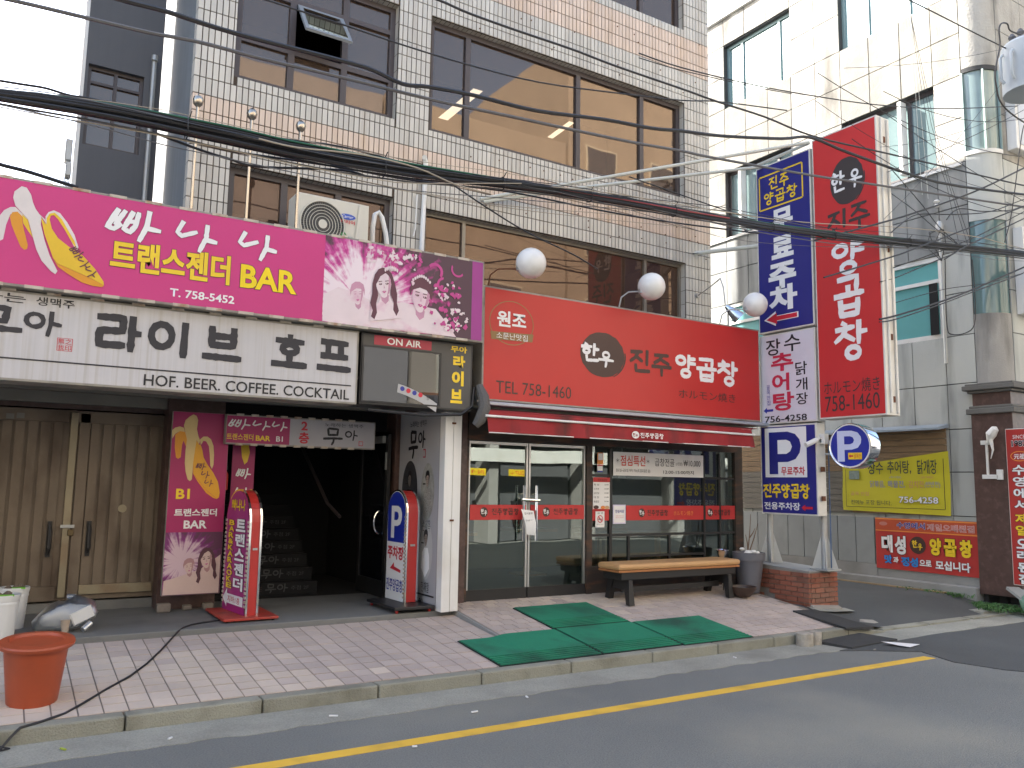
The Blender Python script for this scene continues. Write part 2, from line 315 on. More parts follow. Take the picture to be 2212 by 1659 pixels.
BANBIG={
 'flesh':[(0.002,3.849),(0.037,3.844),(0.069,3.796),(0.088,3.733),(0.109,3.687),(0.137,3.650),(0.178,3.616),(0.188,3.584),(0.152,3.632),(0.153,3.569),(0.187,3.450),(0.231,3.332),(0.294,3.216),(0.281,3.188),(0.248,3.209),(0.179,3.282),(0.137,3.366),(0.109,3.453),(0.077,3.555),(0.064,3.594),(0.022,3.636),(-0.027,3.685),(-0.047,3.747),(-0.042,3.798)],
 'body':[(0.149,3.627),(0.184,3.579),(0.212,3.597),(0.230,3.550),(0.278,3.482),(0.354,3.428),(0.461,3.370),(0.557,3.274),(0.624,3.181),(0.630,3.148),(0.595,3.164),(0.518,3.200),(0.427,3.228),(0.293,3.275),(0.254,3.319),(0.227,3.390),(0.183,3.499)],
 'bodyshade':[(0.254,3.315),(0.293,3.272),(0.427,3.226),(0.518,3.197),(0.595,3.162),(0.629,3.146),(0.616,3.133),(0.552,3.133),(0.469,3.150),(0.370,3.203),(0.295,3.250)],
 'peelL':[(-0.122,3.592),(-0.098,3.638),(-0.060,3.670),(-0.026,3.677),(0.022,3.635),(0.064,3.593),(0.042,3.598),(-0.016,3.637),(-0.055,3.613),(-0.076,3.527),(-0.087,3.410),(-0.106,3.394),(-0.146,3.383),(-0.143,3.514)],
 'peelLo':[(-0.057,3.596),(-0.043,3.632),(-0.010,3.643),(0.024,3.612),(0.032,3.547),(0.051,3.484),(0.079,3.389),(0.076,3.360),(0.058,3.349),(0.032,3.369),(-0.009,3.457),(-0.042,3.533)],
 'peelLy':[(0.023,3.628),(0.064,3.590),(0.083,3.523),(0.109,3.453),(0.071,3.504),(0.035,3.556)],
 'peelR':[(0.180,3.641),(0.198,3.679),(0.233,3.700),(0.277,3.686),(0.333,3.620),(0.391,3.528),(0.426,3.432),(0.418,3.407),(0.398,3.427),(0.339,3.527),(0.281,3.627),(0.243,3.662),(0.214,3.657),(0.208,3.622),(0.212,3.589),(0.184,3.583)],
 'peelRy':[(0.188,3.626),(0.206,3.668),(0.241,3.683),(0.295,3.638),(0.336,3.569),(0.394,3.478),(0.418,3.409),(0.381,3.458),(0.315,3.565),(0.267,3.633),(0.236,3.661),(0.215,3.652),(0.210,3.622),(0.230,3.550),(0.211,3.593),(0.191,3.585)],
}
BANSM={
 'flesh':[(1.646,2.251),(1.677,2.238),(1.694,2.197),(1.688,2.106),(1.705,2.038),(1.725,1.990),(1.717,1.955),(1.691,1.996),(1.681,1.892),(1.672,1.768),(1.672,1.672),(1.669,1.604),(1.651,1.586),(1.630,1.603),(1.606,1.677),(1.593,1.766),(1.592,1.889),(1.599,1.999),(1.583,2.053),(1.562,2.134),(1.574,2.190),(1.611,2.227)],
 'body':[(1.691,1.992),(1.717,1.952),(1.734,1.949),(1.754,1.894),(1.768,1.826),(1.812,1.751),(1.870,1.676),(1.923,1.581),(1.945,1.477),(1.941,1.429),(1.922,1.413),(1.897,1.435),(1.813,1.503),(1.728,1.605),(1.679,1.659),(1.672,1.768),(1.681,1.892)],
 'bodyshade':[(1.679,1.657),(1.728,1.602),(1.814,1.500),(1.898,1.432),(1.922,1.411),(1.885,1.421),(1.815,1.469),(1.730,1.577)],
 'peelL':[(1.456,2.084),(1.482,2.110),(1.527,2.124),(1.563,2.114),(1.583,2.053),(1.597,2.036),(1.556,2.076),(1.517,2.070),(1.486,2.048),(1.462,1.999)],
 'peelLo':[(1.487,2.042),(1.529,2.078),(1.575,2.073),(1.604,2.033),(1.601,1.916),(1.568,1.984),(1.557,1.942),(1.552,1.819),(1.527,1.803),(1.507,1.817),(1.491,1.912)],
 'peelR':[(1.724,2.004),(1.755,2.033),(1.795,2.035),(1.830,2.009),(1.857,1.947),(1.868,1.857),(1.869,1.753),(1.856,1.712),(1.838,1.745),(1.827,1.856),(1.814,1.938),(1.785,1.986),(1.758,1.992),(1.743,1.963),(1.734,1.949)],
}
POSTER={
 'hairA':[(2.916,3.563),(2.961,3.638),(3.057,3.645),(3.125,3.563),(3.146,3.428),(3.145,3.244),(3.092,3.146),(3.037,3.132),(3.062,3.310),(3.081,3.434),(3.060,3.554),(2.994,3.605),(2.940,3.551),(2.929,3.443),(2.927,3.292),(2.871,3.120),(2.817,3.113),(2.835,3.250),(2.885,3.362),(2.905,3.440)],
 'faceA':[(2.938,3.543),(2.971,3.594),(3.026,3.602),(3.069,3.547),(3.077,3.464),(3.050,3.392),(3.040,3.337),(3.106,3.209),(2.995,3.165),(2.965,3.342),(2.946,3.400),(2.932,3.474)],
 'hairB':[(3.194,3.682),(3.249,3.753),(3.348,3.800),(3.467,3.772),(3.538,3.704),(3.557,3.628),(3.488,3.649),(3.385,3.681),(3.321,3.608),(3.257,3.544),(3.214,3.592)],
 'faceB':[(3.321,3.600),(3.386,3.668),(3.471,3.662),(3.533,3.600),(3.528,3.481),(3.479,3.396),(3.430,3.358),(3.466,3.285),(3.621,3.242),(3.679,3.060),(3.192,3.067),(3.234,3.255),(3.347,3.332),(3.353,3.410),(3.316,3.498)],
 'faceC':[(2.731,3.438),(2.756,3.471),(2.802,3.471),(2.827,3.429),(2.823,3.353),(2.787,3.288),(2.825,3.114),(2.687,3.112),(2.748,3.283),(2.725,3.355)],
 'pale':[(2.627,3.445),(2.717,3.473),(2.826,3.474),(2.943,3.294),(3.163,3.415),(3.297,3.341),(3.596,3.491),(3.670,3.342),(3.815,3.170),(3.890,3.051),(3.275,3.046),(2.644,3.056)],
 'eyes':[(2.958,3.508),(3.033,3.516),(3.382,3.531),(3.492,3.527),(2.754,3.404),(2.789,3.409),(3.001,3.431),(3.428,3.417),(2.772,3.349)],
}
POSTERB={
 'hairA':[(1.736,0.829),(1.783,0.885),(1.858,0.863),(1.908,0.763),(1.911,0.597),(1.864,0.516),(1.827,0.526),(1.842,0.645),(1.863,0.780),(1.800,0.849),(1.758,0.813),(1.743,0.709),(1.729,0.575),(1.683,0.503),(1.671,0.578),(1.708,0.680)],
 'faceA':[(1.747,0.814),(1.785,0.854),(1.838,0.826),(1.861,0.757),(1.838,0.698),(1.830,0.645),(1.861,0.569),(1.822,0.481),(1.749,0.485),(1.758,0.619),(1.758,0.693)],
 'faceC':[(1.611,0.744),(1.637,0.780),(1.682,0.763),(1.696,0.696),(1.675,0.637),(1.720,0.494),(1.598,0.500),(1.628,0.639),(1.607,0.692)],
 'pale':[(1.469,0.646),(1.593,0.685),(1.730,0.560),(1.869,0.674),(1.952,0.776),(2.008,0.456),(1.482,0.477)],
 'eyes':[(1.775,0.783),(1.822,0.773),(1.631,0.721),(1.663,0.719),(1.793,0.714),(1.651,0.675)],
}
# ---------------------------------------------------------------- palette
m_asph=M('asphalt',(.165,.17,.158),.92,var=.12,vs=.6,bump=1.0,bs=95,g2=1.0,dirt=(.27,.26,.21),da=.7,ds=.42)
m_asphd=M('asphalt_new',(.068,.071,.070),.9,var=.10,vs=1.5,bump=.8,bs=95,g2=.6,dirt=(.12,.12,.113),da=.4,ds=.9)
m_gutter=M('gutter_concrete',(.30,.295,.25),.9,var=.16,vs=2.4,bump=1.0,bs=90,g2=.8,dirt=(.18,.175,.15),da=.6,ds=1.8)
m_kerb=M('kerb_stone',(.26,.255,.205),.85,var=.16,vs=3,bump=.8,bs=90,g2=.35,rnd=.08,dirt=(.13,.12,.085),da=.7,ds=3.4)
m_yel=M('road_paint',(.72,.44,.05),.75,var=.08,vs=3,bump=.3,bs=200,dirt=(.3,.19,.05),da=.5,ds=3.5)
m_tileA=M('paver_mauve',(.46,.38,.33),.85,var=.08,vs=2,bump=.3,bs=160,rnd=.08,dirt=(.30,.255,.24),da=.5,ds=1.2)
m_tileB=M('paver_pink',(.54,.45,.37),.85,var=.08,vs=2,bump=.3,bs=160,rnd=.07,dirt=(.36,.31,.275),da=.5,ds=1.4)
m_grout=M('paver_joint',(.22,.185,.155),.95,var=.1)
m_conc=M('concrete',(.27,.27,.26),.85,var=.12,vs=1.6,bump=.4,bs=80,dirt=(.12,.115,.105),da=.6,ds=1.1)
m_plat=M('platform_stone',(.16,.16,.15),.8,var=.12,vs=2,bump=.3,bs=120,dirt=(.07,.07,.068),da=.6,ds=1.5)
m_panel=M('stone_panel',(.46,.47,.44),.8,var=.08,vs=1.2,bump=.25,bs=60,rnd=.05,streak=.05,dirt=(.15,.155,.15),da=.7,ds=1.1,stretch=(3,3,.5))
m_joint=M('panel_joint',(.05,.05,.05),.9)
m_render=M('rough_render',(.36,.345,.31),.9,var=.12,vs=5,bump=.9,bs=30,dirt=(.085,.078,.066),da=.85,ds=1.0,stretch=(2.2,2.2,.55))
m_gt=M('grey_wall_tile',(.48,.455,.405),.35,var=.06,vs=1.5,rnd=.10,streak=.07,dirt=(.27,.22,.17),da=.45,ds=1.2,stretch=(5,5,.6))
m_pt=M('peach_wall_tile',(.57,.45,.36),.35,var=.06,vs=1.5,rnd=.08,streak=.05,dirt=(.40,.25,.12),da=.4,ds=1.2,stretch=(5,5,.6))
m_twall=M('tile_joint',(.06,.043,.03),.9,var=.2)
m_plaster=M('blue_grey_plaster',(.20,.22,.24),.8,var=.12,vs=2,streak=.12,dirt=(.12,.13,.14),da=.5,ds=1)
m_dark=M('dark_render',(.105,.108,.118),.85,var=.08,vs=1,streak=.05)
m_white=M('white_paint',(.72,.71,.68),.5,var=.05,dirt=(.4,.36,.28),da=.35,ds=2,streak=.04)
m_alu=M('aluminium',(.55,.55,.54),.35,metal=.8,var=.05)
m_frame=M('brown_window_frame',(.055,.043,.043),.45,var=.1)
m_black=M('black_paint',(.018,.017,.017),.45,var=.15,vs=5)
m_blackw=M('charred_wood',(.035,.025,.02),.6,var=.3,vs=4,dirt=(.16,.065,.03),da=.6,ds=3.2,stretch=(1,1,4))
m_chrome=M('chrome',(.8,.8,.8),.08,metal=1,var=.02)
m_steel=M('galvanised_steel',(.42,.43,.42),.5,metal=.5,var=.1,dirt=(.3,.22,.16),da=.4,ds=5)
m_strut=M('painted_strut',(.5,.51,.46),.55,var=.08)
m_cable=M('black_cable',(.018,.018,.02),.5,var=.1)
m_cablegrey=M('grey_cable',(.10,.10,.105),.5)
m_cableg=M('green_cable',(.02,.10,.06),.45)
m_cabler=M('red_cable',(.35,.06,.07),.45)
m_cabletan=M('tan_cable',(.32,.28,.22),.6)
m_granite=M('brown_granite',(.085,.048,.04),.4,var=.25,vs=8,bs=90,bump=.05,dirt=(.17,.10,.085),da=.5,ds=14)
m_brick=M('red_brick',(.25,.085,.05),.9,var=.15,vs=4,bump=.6,bs=90,rnd=.22,dirt=(.22,.17,.13),da=.5,ds=3)
m_mortar=M('mortar',(.26,.24,.21),.95,var=.15,bump=.6,bs=90)
m_wood=M('timber_siding',(.235,.155,.085),.8,var=.12,vs=3,rnd=.12,streak=.12,stretch=(2,3,18),dirt=(.12,.085,.06),da=.5,ds=1.2)
m_woodg=M('weathered_siding',(.16,.145,.12),.85,var=.12,vs=3,rnd=.1,streak=.1,stretch=(2,3,18))
m_siding=M('grey_metal_siding',(.25,.265,.265),.6,var=.06,rnd=.05,dirt=(.13,.14,.14),da=.4,ds=2.4)
m_teal=M('teal_film',(.10,.34,.34),.25,var=.04,spec=.7)
m_shut=M('shutter_metal',(.16,.125,.09),.5,metal=.3,var=.22,vs=1.6,rnd=.05,dirt=(.06,.038,.024),da=.85,ds=1.8,stretch=(1.5,1.5,.8))
m_shutl=M('shutter_trim',(.28,.24,.16),.45,metal=.4,var=.15,dirt=(.2,.12,.07),da=.7,ds=3)
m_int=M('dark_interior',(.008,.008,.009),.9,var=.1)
m_green=M('green_mat',(.012,.20,.105),.95,var=.14,vs=2,bump=.8,bs=120,g2=.3,dirt=(.012,.06,.04),da=.9,ds=1.6)
m_greend=M('green_mat_groove',(.005,.018,.013),.95,bump=.5,bs=200)
m_rubber=M('black_rubber',(.035,.035,.034),.85,var=.12,bump=.3,bs=120)
m_leaf=M('weed_leaf',(.05,.13,.03),.7,var=.2,vs=20,rnd=.3)
g_up=glass('film_glass',(.66,.52,.42),.12,.30,.02,(.075,.05,.036),wave=.035)
g_low=glass('bronze_glass',(.62,.46,.36),.07,.25,.02,(.075,.045,.033),wave=.03)
g_door=glass('door_glass',(.72,.80,.74),.16,.80,.0,(.03,.045,.04),wave=.02)
g_dark=glass('dark_glass',(.6,.62,.65),.05,.15,.02,(.01,.01,.012))
g_pale=glass('pale_glass',(.80,.92,.92),.35,.0,.01,(.22,.30,.30),wave=.1)
# ---------------------------------------------------------------- ground
gnd=MB().poly([(-300,-300,-.03),(300,-300,-.03),(300,300,-.03),(-300,300,-.03)]).build('ground',m_conc); gnd['kind']='structure'
b=MB()
nx,ny=48,10
vs=[(-30+i*80/nx,-4.0+j*9.93/ny,0) for j in range(ny+1) for i in range(nx+1)]
b.add(vs,[(j*(nx+1)+i,j*(nx+1)+i+1,(j+1)*(nx+1)+i+1,(j+1)*(nx+1)+i) for j in range(ny) for i in range(nx)])
b.build('road',m_asph,kind='structure')
rn=random.Random(3)
def ragged(x0,x1,y,a,step=.25):
    n=int(abs(x1-x0)/step); return [(x0+(x1-x0)*i/n,y+rn.uniform(-a,a)) for i in range(n+1)]
low=ragged(-3,8.75,5.50,.025,.12); hi=[(8.75,5.94),(-3,5.94)]
MB().prism([(x,y,-.02) for x,y in low+hi],(0,0,.024)).build('gutter',m_gutter,kind='structure')
low=[(8.75,5.52)]+ragged(9,14,5.60,.05,.2); hi=ragged(14,8.75,6.12,.04,.2)
MB().prism([(x,y,-.02) for x,y in low+hi],(0,0,.025)).build('gutter',m_gutter,kind='structure')
pp=[(7.35,5.49),(7.6,5.36),(8.06,5.06),(7.86,4.62),(7.95,4.2),(8.3,3.7),(9.2,3.3),(11,3.1),(30,3.1),(30,5.62)]+ragged(13.9,8.8,5.58,.02,.3)
MB().prism([(x,y,-.02) for x,y in pp],(0,0,.028)).build('road_patch',m_asphd,kind='structure')
MB().prism([(-12,4.806,-.01),(7.89,4.812,-.01),(7.872,4.926,-.01),(-12,4.926,-.01)],(0,0,.0125)).build('yellow_line',m_yel,kind='structure')
# kerb
kt=thing('kerb',loc=(2,5.93,0),kind='structure')
kx=[-1.78,-.91,-.04,.83,1.70,2.56,3.45,4.34,5.26,6.1,6.9,7.65,8.1]
for a,c in zip(kx[:-1],kx[1:]):
    box('kerb_stone',(a+.005,5.93,-.1),(c-.005,6.05,.1),m_kerb,kt,bevel=.012)
MB().hexa([(8.105,5.93,-.1),(8.80,5.95,-.1),(8.80,6.07,-.1),(8.105,6.05,-.1)],[(8.105,5.93,.1),(8.80,5.95,.012),(8.80,6.07,.012),(8.105,6.05,.1)]).build('kerb_stone',m_kerb,kt,bevel=.01)
for a in (8.83,9.75,10.7,11.6,12.55): box('kerb_stone',(a,6.0,-.1),(a+.88,6.14,.022),m_kerb,kt,bevel=.006)
# sidewalk
def zL(y): return .1+.1*(y-6.05)
def zR(y): return .1+.13*(y-6.05)
sw=thing('sidewalk',loc=(3,6.05,0),kind='structure')
b=MB()
b.hexa([(-3,6.05,-.1),(4.15,6.05,-.1),(4.15,7.8,-.1),(-3,7.8,-.1)],[(-3,6.05,.095),(4.15,6.05,.095),(4.15,7.8,zL(7.8)-.005),(-3,7.8,zL(7.8)-.005)])
b.hexa([(4.155,6.05,-.1),(8.42,6.05,-.1),(8.42,8.2,-.1),(4.155,8.2,-.1)],[(4.155,6.05,.095),(8.42,6.05,.095),(8.42,8.2,zR(8.2)-.005),(4.155,8.2,zR(8.2)-.005)])
b.build('paving_bed',m_grout,sw)
box('side_riser',(4.135,6.7,0),(4.156,7.78,.1),m_conc,sw)
MB().hexa([(4.128,6.5,.1),(4.154,6.5,.1),(4.154,7.95,.1),(4.128,7.95,.1)],[(4.128,6.5,zR(6.5)-.006),(4.154,6.5,zR(6.5)-.006),(4.154,7.95,zR(7.95)-.004),(4.128,7.95,zR(7.95)-.004)]).build('side_riser',m_conc,sw)
T=.148
def tmesh(m,nm):
    h=T/2-.0032; e=.002
    me=bpy.data.meshes.new(nm)
    b=MB().add([(-h,-h,-.02),(h,-h,-.02),(h,h,-.02),(-h,h,-.02),(-h+e,-h+e,0),(h-e,-h+e,0),(h-e,h-e,0),(-h+e,h-e,0)],[(4,5,6,7),(0,1,5,4),(1,2,6,5),(2,3,7,6),(3,0,4,7)])
    me.from_pydata(b.v,[],b.f); me.materials.append(m); return me
tmA,tmB=tmesh(m_tileA,'paving_tile'),tmesh(m_tileB,'paving_tile')
cand=[]; halfs=[]
for side,(xa,xb,yb,zf,s) in enumerate(((-2.98,4.12,7.74,zL,.1),(4.16,8.38,8.1,zR,.13))):
    j=0
    while 6.06+T/2+j*T<yb:
        y=6.06+T/2+j*T; i=0
        while True:
            x=xa+T/2+i*T+(T/2 if (side and j%2) else 0)
            if x+T/2>xb+.02: break
            if side and j%2 and i==0: halfs.append((xa+T/4,y,zf(y),s))
            cand.append((math.hypot(x,y)+(5 if x<-.25 else 0),x,y,zf(y),s)); i+=1
        j+=1
cand.sort()
sA,sB=MB(),MB()
for k,(d,x,y,z,s) in enumerate(cand):
    warm=(math.sin(x*1.3+.6)+math.sin(y*2.1+x*.5)+rn.uniform(-.8,.8))>.55
    rx=math.atan(s)+rn.uniform(-.006,.006); ry=rn.uniform(-.008,.008); z+=rn.uniform(-.0015,.0015)
    if k<300:
        o=bpy.data.objects.new('paving_tile',tmB if warm else tmA); col.objects.link(o); o.parent=sw
        o.location=Vector((x,y,z))-org(sw); o.rotation_euler=(rx,ry,0)
    else:
        mt=Matrix.Translation((x,y,z))@Matrix.Rotation(rx,4,'X')@Matrix.Rotation(ry,4,'Y')
        src=tmB if warm else tmA
        (sB if warm else sA).add([mt@v.co for v in src.vertices],[tuple(p.vertices) for p in src.polygons])
for x,y,z,s in halfs:
    mt=Matrix.Translation((x,y,z))@Matrix.Rotation(math.atan(s),4,'X')@Matrix.Diagonal((.48,1,1,1))
    sA.add([mt@v.co for v in tmA.vertices],[tuple(p.vertices) for p in tmA.polygons])
sA.build('paving_tile',m_tileA,sw,kind='stuff'); sB.build('paving_tile',m_tileB,sw,kind='stuff')
# platform in front of the shutters
box('entrance_platform',(-3,7.72,-.05),(4.13,9.35,.31),m_plat,bevel=.01,kind='structure')
# alley
def za(x,y):
    base=min(.17,max(.012,(y-6.1)*.2)); pav=zR(y) if y<7.7 else zR(7.7)
    t=min(1,max(0,(x-8.38)/.7)); t=t*t*(3-2*t)
    return (pav-.006)*(1-t)+base*t if y<7 else (base+.02*(1-t))
b=MB(); nx,ny=24,40
vs=[(8.40+i*(12.0-8.40)/nx,6.06+(j/ny)**1.6*14,0) for j in range(ny+1) for i in range(nx+1)]
vs=[(x,y,za(x,y)+rn.uniform(-.002,.002)) for x,y,_ in vs]
b.add(vs,[(j*(nx+1)+i,j*(nx+1)+i+1,(j+1)*(nx+1)+i+1,(j+1)*(nx+1)+i) for j in range(ny) for i in range(nx)])
b.build('alley_road',m_asphd,kind='structure',smooth=True)
b=MB(); vs=[(x,y,.02+.02*(x-12)*.2+rn.uniform(-.004,.004)) for y in (6.1,6.0,5.98) for x in (12,13,14)]
box('verge_ground',(11.2,6.14,-.05),(14,6.55,.05),m_gutter,kind='structure')
# ---------------------------------------------------------------- generic builders
def wall_cells(b,x0,x1,z0,z1,holes,y,d):
    xs=sorted({x0,x1,*[h[0] for h in holes],*[h[1] for h in holes]}); zs=sorted({z0,z1,*[h[2] for h in holes],*[h[3] for h in holes]})
    xs=[x for x in xs if x0<=x<=x1]; zs=[z for z in zs if z0<=z<=z1]
    for a,c in zip(xs[:-1],xs[1:]):
        for e,f in zip(zs[:-1],zs[1:]):
            mx,mz=(a+c)/2,(e+f)/2
            if any(h[0]<mx<h[1] and h[2]<mz<h[3] for h in holes): continue
            b.box((a,y,e),(c,y+d,f))
def window(parent,fr,u0,u1,v0,v1,us,vs,mf,mg,fw_=.05,depth=.06,rec=.09,vert_m=None,skip=()):
    """framed window; us/vs inner bar positions. frame part with pane sub-parts"""
    b=MB()
    def bar(a,c,e,f,dd=depth,o=-rec):
        b.hexa([fr.p(a,e,o),fr.p(c,e,o),fr.p(c,e,o-dd),fr.p(a,e,o-dd)],[fr.p(a,f,o),fr.p(c,f,o),fr.p(c,f,o-dd),fr.p(a,f,o-dd)])
    h=fw_/2
    bar(u0,u0+fw_,v0,v1); bar(u1-fw_,u1,v0,v1); bar(u0+fw_,u1-fw_,v0,v0+fw_); bar(u0+fw_,u1-fw_,v1-fw_,v1)
    for u in us: bar(u-h,u+h,v0+fw_,v1-fw_,depth*.9,-rec+.002)
    U=[u0+h]+list(us)+[u1-h]; V=[v0+h]+list(vs)+[v1-h]
    for v in vs:
        for a,c in zip(U[:-1],U[1:]): bar(a+h,c-h,v-h*.8,v+h*.8,depth*.8,-rec)
    f=b.build('window',mf,parent)
    for i,(a,c) in enumerate(zip(U[:-1],U[1:])):
        for j,(e,g) in enumerate(zip(V[:-1],V[1:])):
            if (i,j) in skip: continue
            MB().poly([fr.p(a+h*.8,e+h*.7,-rec-depth*.55),fr.p(c-h*.8,e+h*.7,-rec-depth*.55),fr.p(c-h*.8,g-h*.7,-rec-depth*.55),fr.p(a+h*.8,g-h*.7,-rec-depth*.55)]).build('pane',mg,f)
    return f
# ---------------------------------------------------------------- tiled building
tb=thing('tiled_building','four storey building faced in upright grey and peach tiles with dark film windows','building',(1.38,8.4,0))
X0,X1=1.395,8.575; ZT=11.0
holes=[(1.775,3.59,5.75,7.15),(4.02,8.09,5.73,7.16),(1.79,3.60,3.6,4.82),(4.01,8.09,3.2,4.77),(1.775,3.59,8.30,9.7),(4.02,8.09,8.30,9.7)]
b=MB(); wall_cells(b,X0,X1,2.45,ZT,holes,8.402,.22)
b.box((X0,8.63,2.45),(X0+.15,16,ZT)); b.box((X1-.15,8.63,2.45),(X1,16,ZT)); b.box((X0,15.9,0),(X1,16,ZT)); b.box((X0,8.63,ZT-.2),(X1,15.9,ZT))
b.box((4.2,8.63,2.45),(X1-.15,10.8,2.55))
b.build('wall',m_twall,tb)
b=MB(); b.box((X0-.012,8.53,2.45),(X0-.001,16,ZT)); b.build('side_wall',m_plaster,tb)
b=MB(); b.box((X1+.001,8.40,.2),(X1+.012,16,ZT)); b.build('side_wall',m_plaster,tb)
# floors inside keep daylight out of the rooms
b=MB(); 
for z in (5.0,7.6,10.0): b.box((X0+.16,8.65,z),(X1-.16,15.8,z+.1))
b.box((3.7,8.65,2.6),(3.8,15.8,10.9)); b.box((X0+.16,10.6,2.6),(X1-.16,10.7,10.9))
b.build('inner_floors',m_int,tb)
PX,PZ=.061,.1805; cands=[]
zr0=5.47-9*PZ
for k in range(0,36):
    za_,zb=zr0+k*PZ,zr0+(k+1)*PZ
    if zb>9.9: break
    for i in range(119):
        xa,xb=1.380+i*PX,1.380+(i+1)*PX
        if xb>X1+.02: break
        a,c,e,f=xa,xb,za_,zb
        cx_,cz=(a+c)/2,(e+f)/2; ok=True
        for h in holes:
            if a<h[1] and c>h[0] and e<h[3] and f>h[2]:
                ov_x=min(c,h[1])-max(a,h[0]); ov_z=min(f,h[3])-max(e,h[2])
                if ov_x>=(c-a)-.004 and ov_z>=(f-e)-.004: ok=False; break
                if ov_x>=(c-a)-.02:
                    if e<h[2]: f=h[2]
                    else: e=h[3]
                else:
                    if a<h[0]: c=h[0]
                    else: a=h[1]
                if f-e<.03 or c-a<.014: ok=False; break
        if not ok: continue
        rowz=(e+f)/2
        peach=(5.11<rowz<5.47) or (7.63<rowz<8.17)
        d=math.hypot(cx_,8.4,rowz-1.6)
        vis = rowz>3.85 and not(rowz>6.6 and cx_<1.3)
        cands.append((d if vis else 99,a,c,e,f,peach))
cands.sort(key=lambda t:t[0])
def tile_geo(b,a,c,e,f,y):
    g=.0038; q=.002
    b.add([(a+g,y,e+g),(c-g,y,e+g),(c-g,y,f-g),(a+g,y,f-g),(a+g+q,y-.010,e+g+q),(c-g-q,y-.010,e+g+q),(c-g-q,y-.010,f-g-q),(a+g+q,y-.010,f-g-q)],
          [(4,5,6,7),(0,1,5,4),(1,2,6,5),(2,3,7,6),(3,0,4,7)])
full={}
for pe,mm in ((0,m_gt),(1,m_pt)):
    b=MB(); tile_geo(b,-PX/2,PX/2,-PZ/2,PZ/2,0); me=bpy.data.meshes.new('wall_tile'); me.from_pydata(b.v,[],b.f); me.materials.append(mm); full[pe]=me
rest={0:MB(),1:MB()}; k=0
for d,a,c,e,f,pe in cands:
    if k<300 and abs(c-a-PX)<1e-4 and abs(f-e-PZ)<1e-4 and d<90:
        o=bpy.data.objects.new('wall_tile',full[int(pe)]); col.objects.link(o); o.parent=tb
        o.location=Vector(((a+c)/2,8.4015,(e+f)/2))-org(tb); k+=1
    else: tile_geo(rest[int(pe)],a,c,e,f,8.4015)
# tiles round the corner and in the window reveals
for z in range(36):
    e,f=zr0+z*PZ,zr0+(z+1)*PZ
    if f>9.9: break
    pe=(5.11<(e+f)/2<5.47) or (7.63<(e+f)/2<8.17)
    rest[int(pe)].add([(1.394,8.402,e+.0035),(1.384,8.402,e+.0035),(1.384,8.402,f-.0035),(1.394,8.402,f-.0035),(1.384,8.52,e+.0035),(1.384,8.52,f-.0035)],[(1,4,5,2),(0,1,2,3)])
for h in holes:
    n=int((h[1]-h[0])/.061)
    for i in range(n):
        a=h[0]+i*(h[1]-h[0])/n; c=a+(h[1]-h[0])/n
        rest[0].add([(a+.003,8.405,h[3]-.008),(c-.003,8.405,h[3]-.008),(c-.003,8.488,h[3]-.008),(a+.003,8.488,h[3]-.008)],[(0,3,2,1)])
    n=int((h[3]-h[2])/PZ)
    for i in range(n):
        a=h[2]+i*(h[3]-h[2])/n; c=a+(h[3]-h[2])/n
        rest[0].add([(h[1]-.008,8.405,a+.003),(h[1]-.008,8.488,a+.003),(h[1]-.008,8.488,c-.003),(h[1]-.008,8.405,c-.003)],[(3,2,1,0)])
rest[0].build('wall_tile',m_gt,tb,kind='stuff'); rest[1].build('wall_tile',m_pt,tb,kind='stuff')
F84=FY(8.4)
wA=window(tb,F84,1.775,3.59,5.75,7.15,[2.38,2.98],[6.24,6.83],m_frame,g_up,.07,skip=((1,1),))
# the tilted open sash
b=MB(); P=lambda u,t,o:(u,8.47-t*math.sin(R(38))*1.0-o*.0,6.80-t*math.cos(R(38)))
for (u0_,u1_,t0,t1) in ((2.42,2.94,0,.05),(2.42,2.94,.5,.55),(2.42,2.47,.05,.5),(2.89,2.94,.05,.5)):
    b.prism([P(u0_,t0,0),P(u1_,t0,0),P(u1_,t1,0),P(u0_,t1,0)],(0,.02,-.02))
b.build('open_sash',m_plaster,wA)
MB().poly([P(2.46,.04,0),P(2.90,.04,0),P(2.90,.51,0),P(2.46,.51,0)]).build('pane',g_pale,wA)
window(tb,F84,4.02,8.09,5.73,7.16,[4.56,6.25,7.36],[],m_frame,g_up,.07)
window(tb,F84,1.79,3.60,3.6,4.82,[2.38,2.98],[],m_frame,g_low,.07)
window(tb,F84,4.01,8.09,3.2,4.77,[4.56,7.42],[],M('bronze_window_frame',(.20,.18,.15),.4,metal=.4),g_low,.045)
window(tb,F84,1.775,3.59,8.3,9.7,[2.38,2.98],[],m_frame,g_up,.07)
window(tb,F84,4.02,8.09,8.3,9.7,[5.2,6.6,7.36],[],m_frame,g_up,.07)
# strip lamps glimpsed through the film glass
m_lamp=M('strip_lamp',(.9,.92,.8),.5,emit=1.6)
b=MB().add([(5.20,9.5,7.04),(5.35,9.5,7.04),(5.37,10.6,7.04),(5.21,10.6,7.04)],[(0,1,2,3)]); b.build('strip_lamp',m_lamp,tb)
b=MB().add([(6.90,9.6,7.04),(7.0,9.6,7.04),(7.05,10.25,7.04),(6.95,10.25,7.04)],[(0,1,2,3)]); b.build('strip_lamp',m_lamp,tb)
# rust bolts on the tiles
b=MB(); rr=random.Random(5)
for _ in range(60):
    x,z=rr.uniform(4.1,8.5),rr.choice([rr.uniform(7.2,8.2),rr.uniform(4.85,5.7)])
    b.box((x-.006,8.38,z-.006),(x+.006,8.392,z+.006))
b.build('rusty_bolts',M('rust',(.12,.045,.02),.9),tb,kind='stuff')
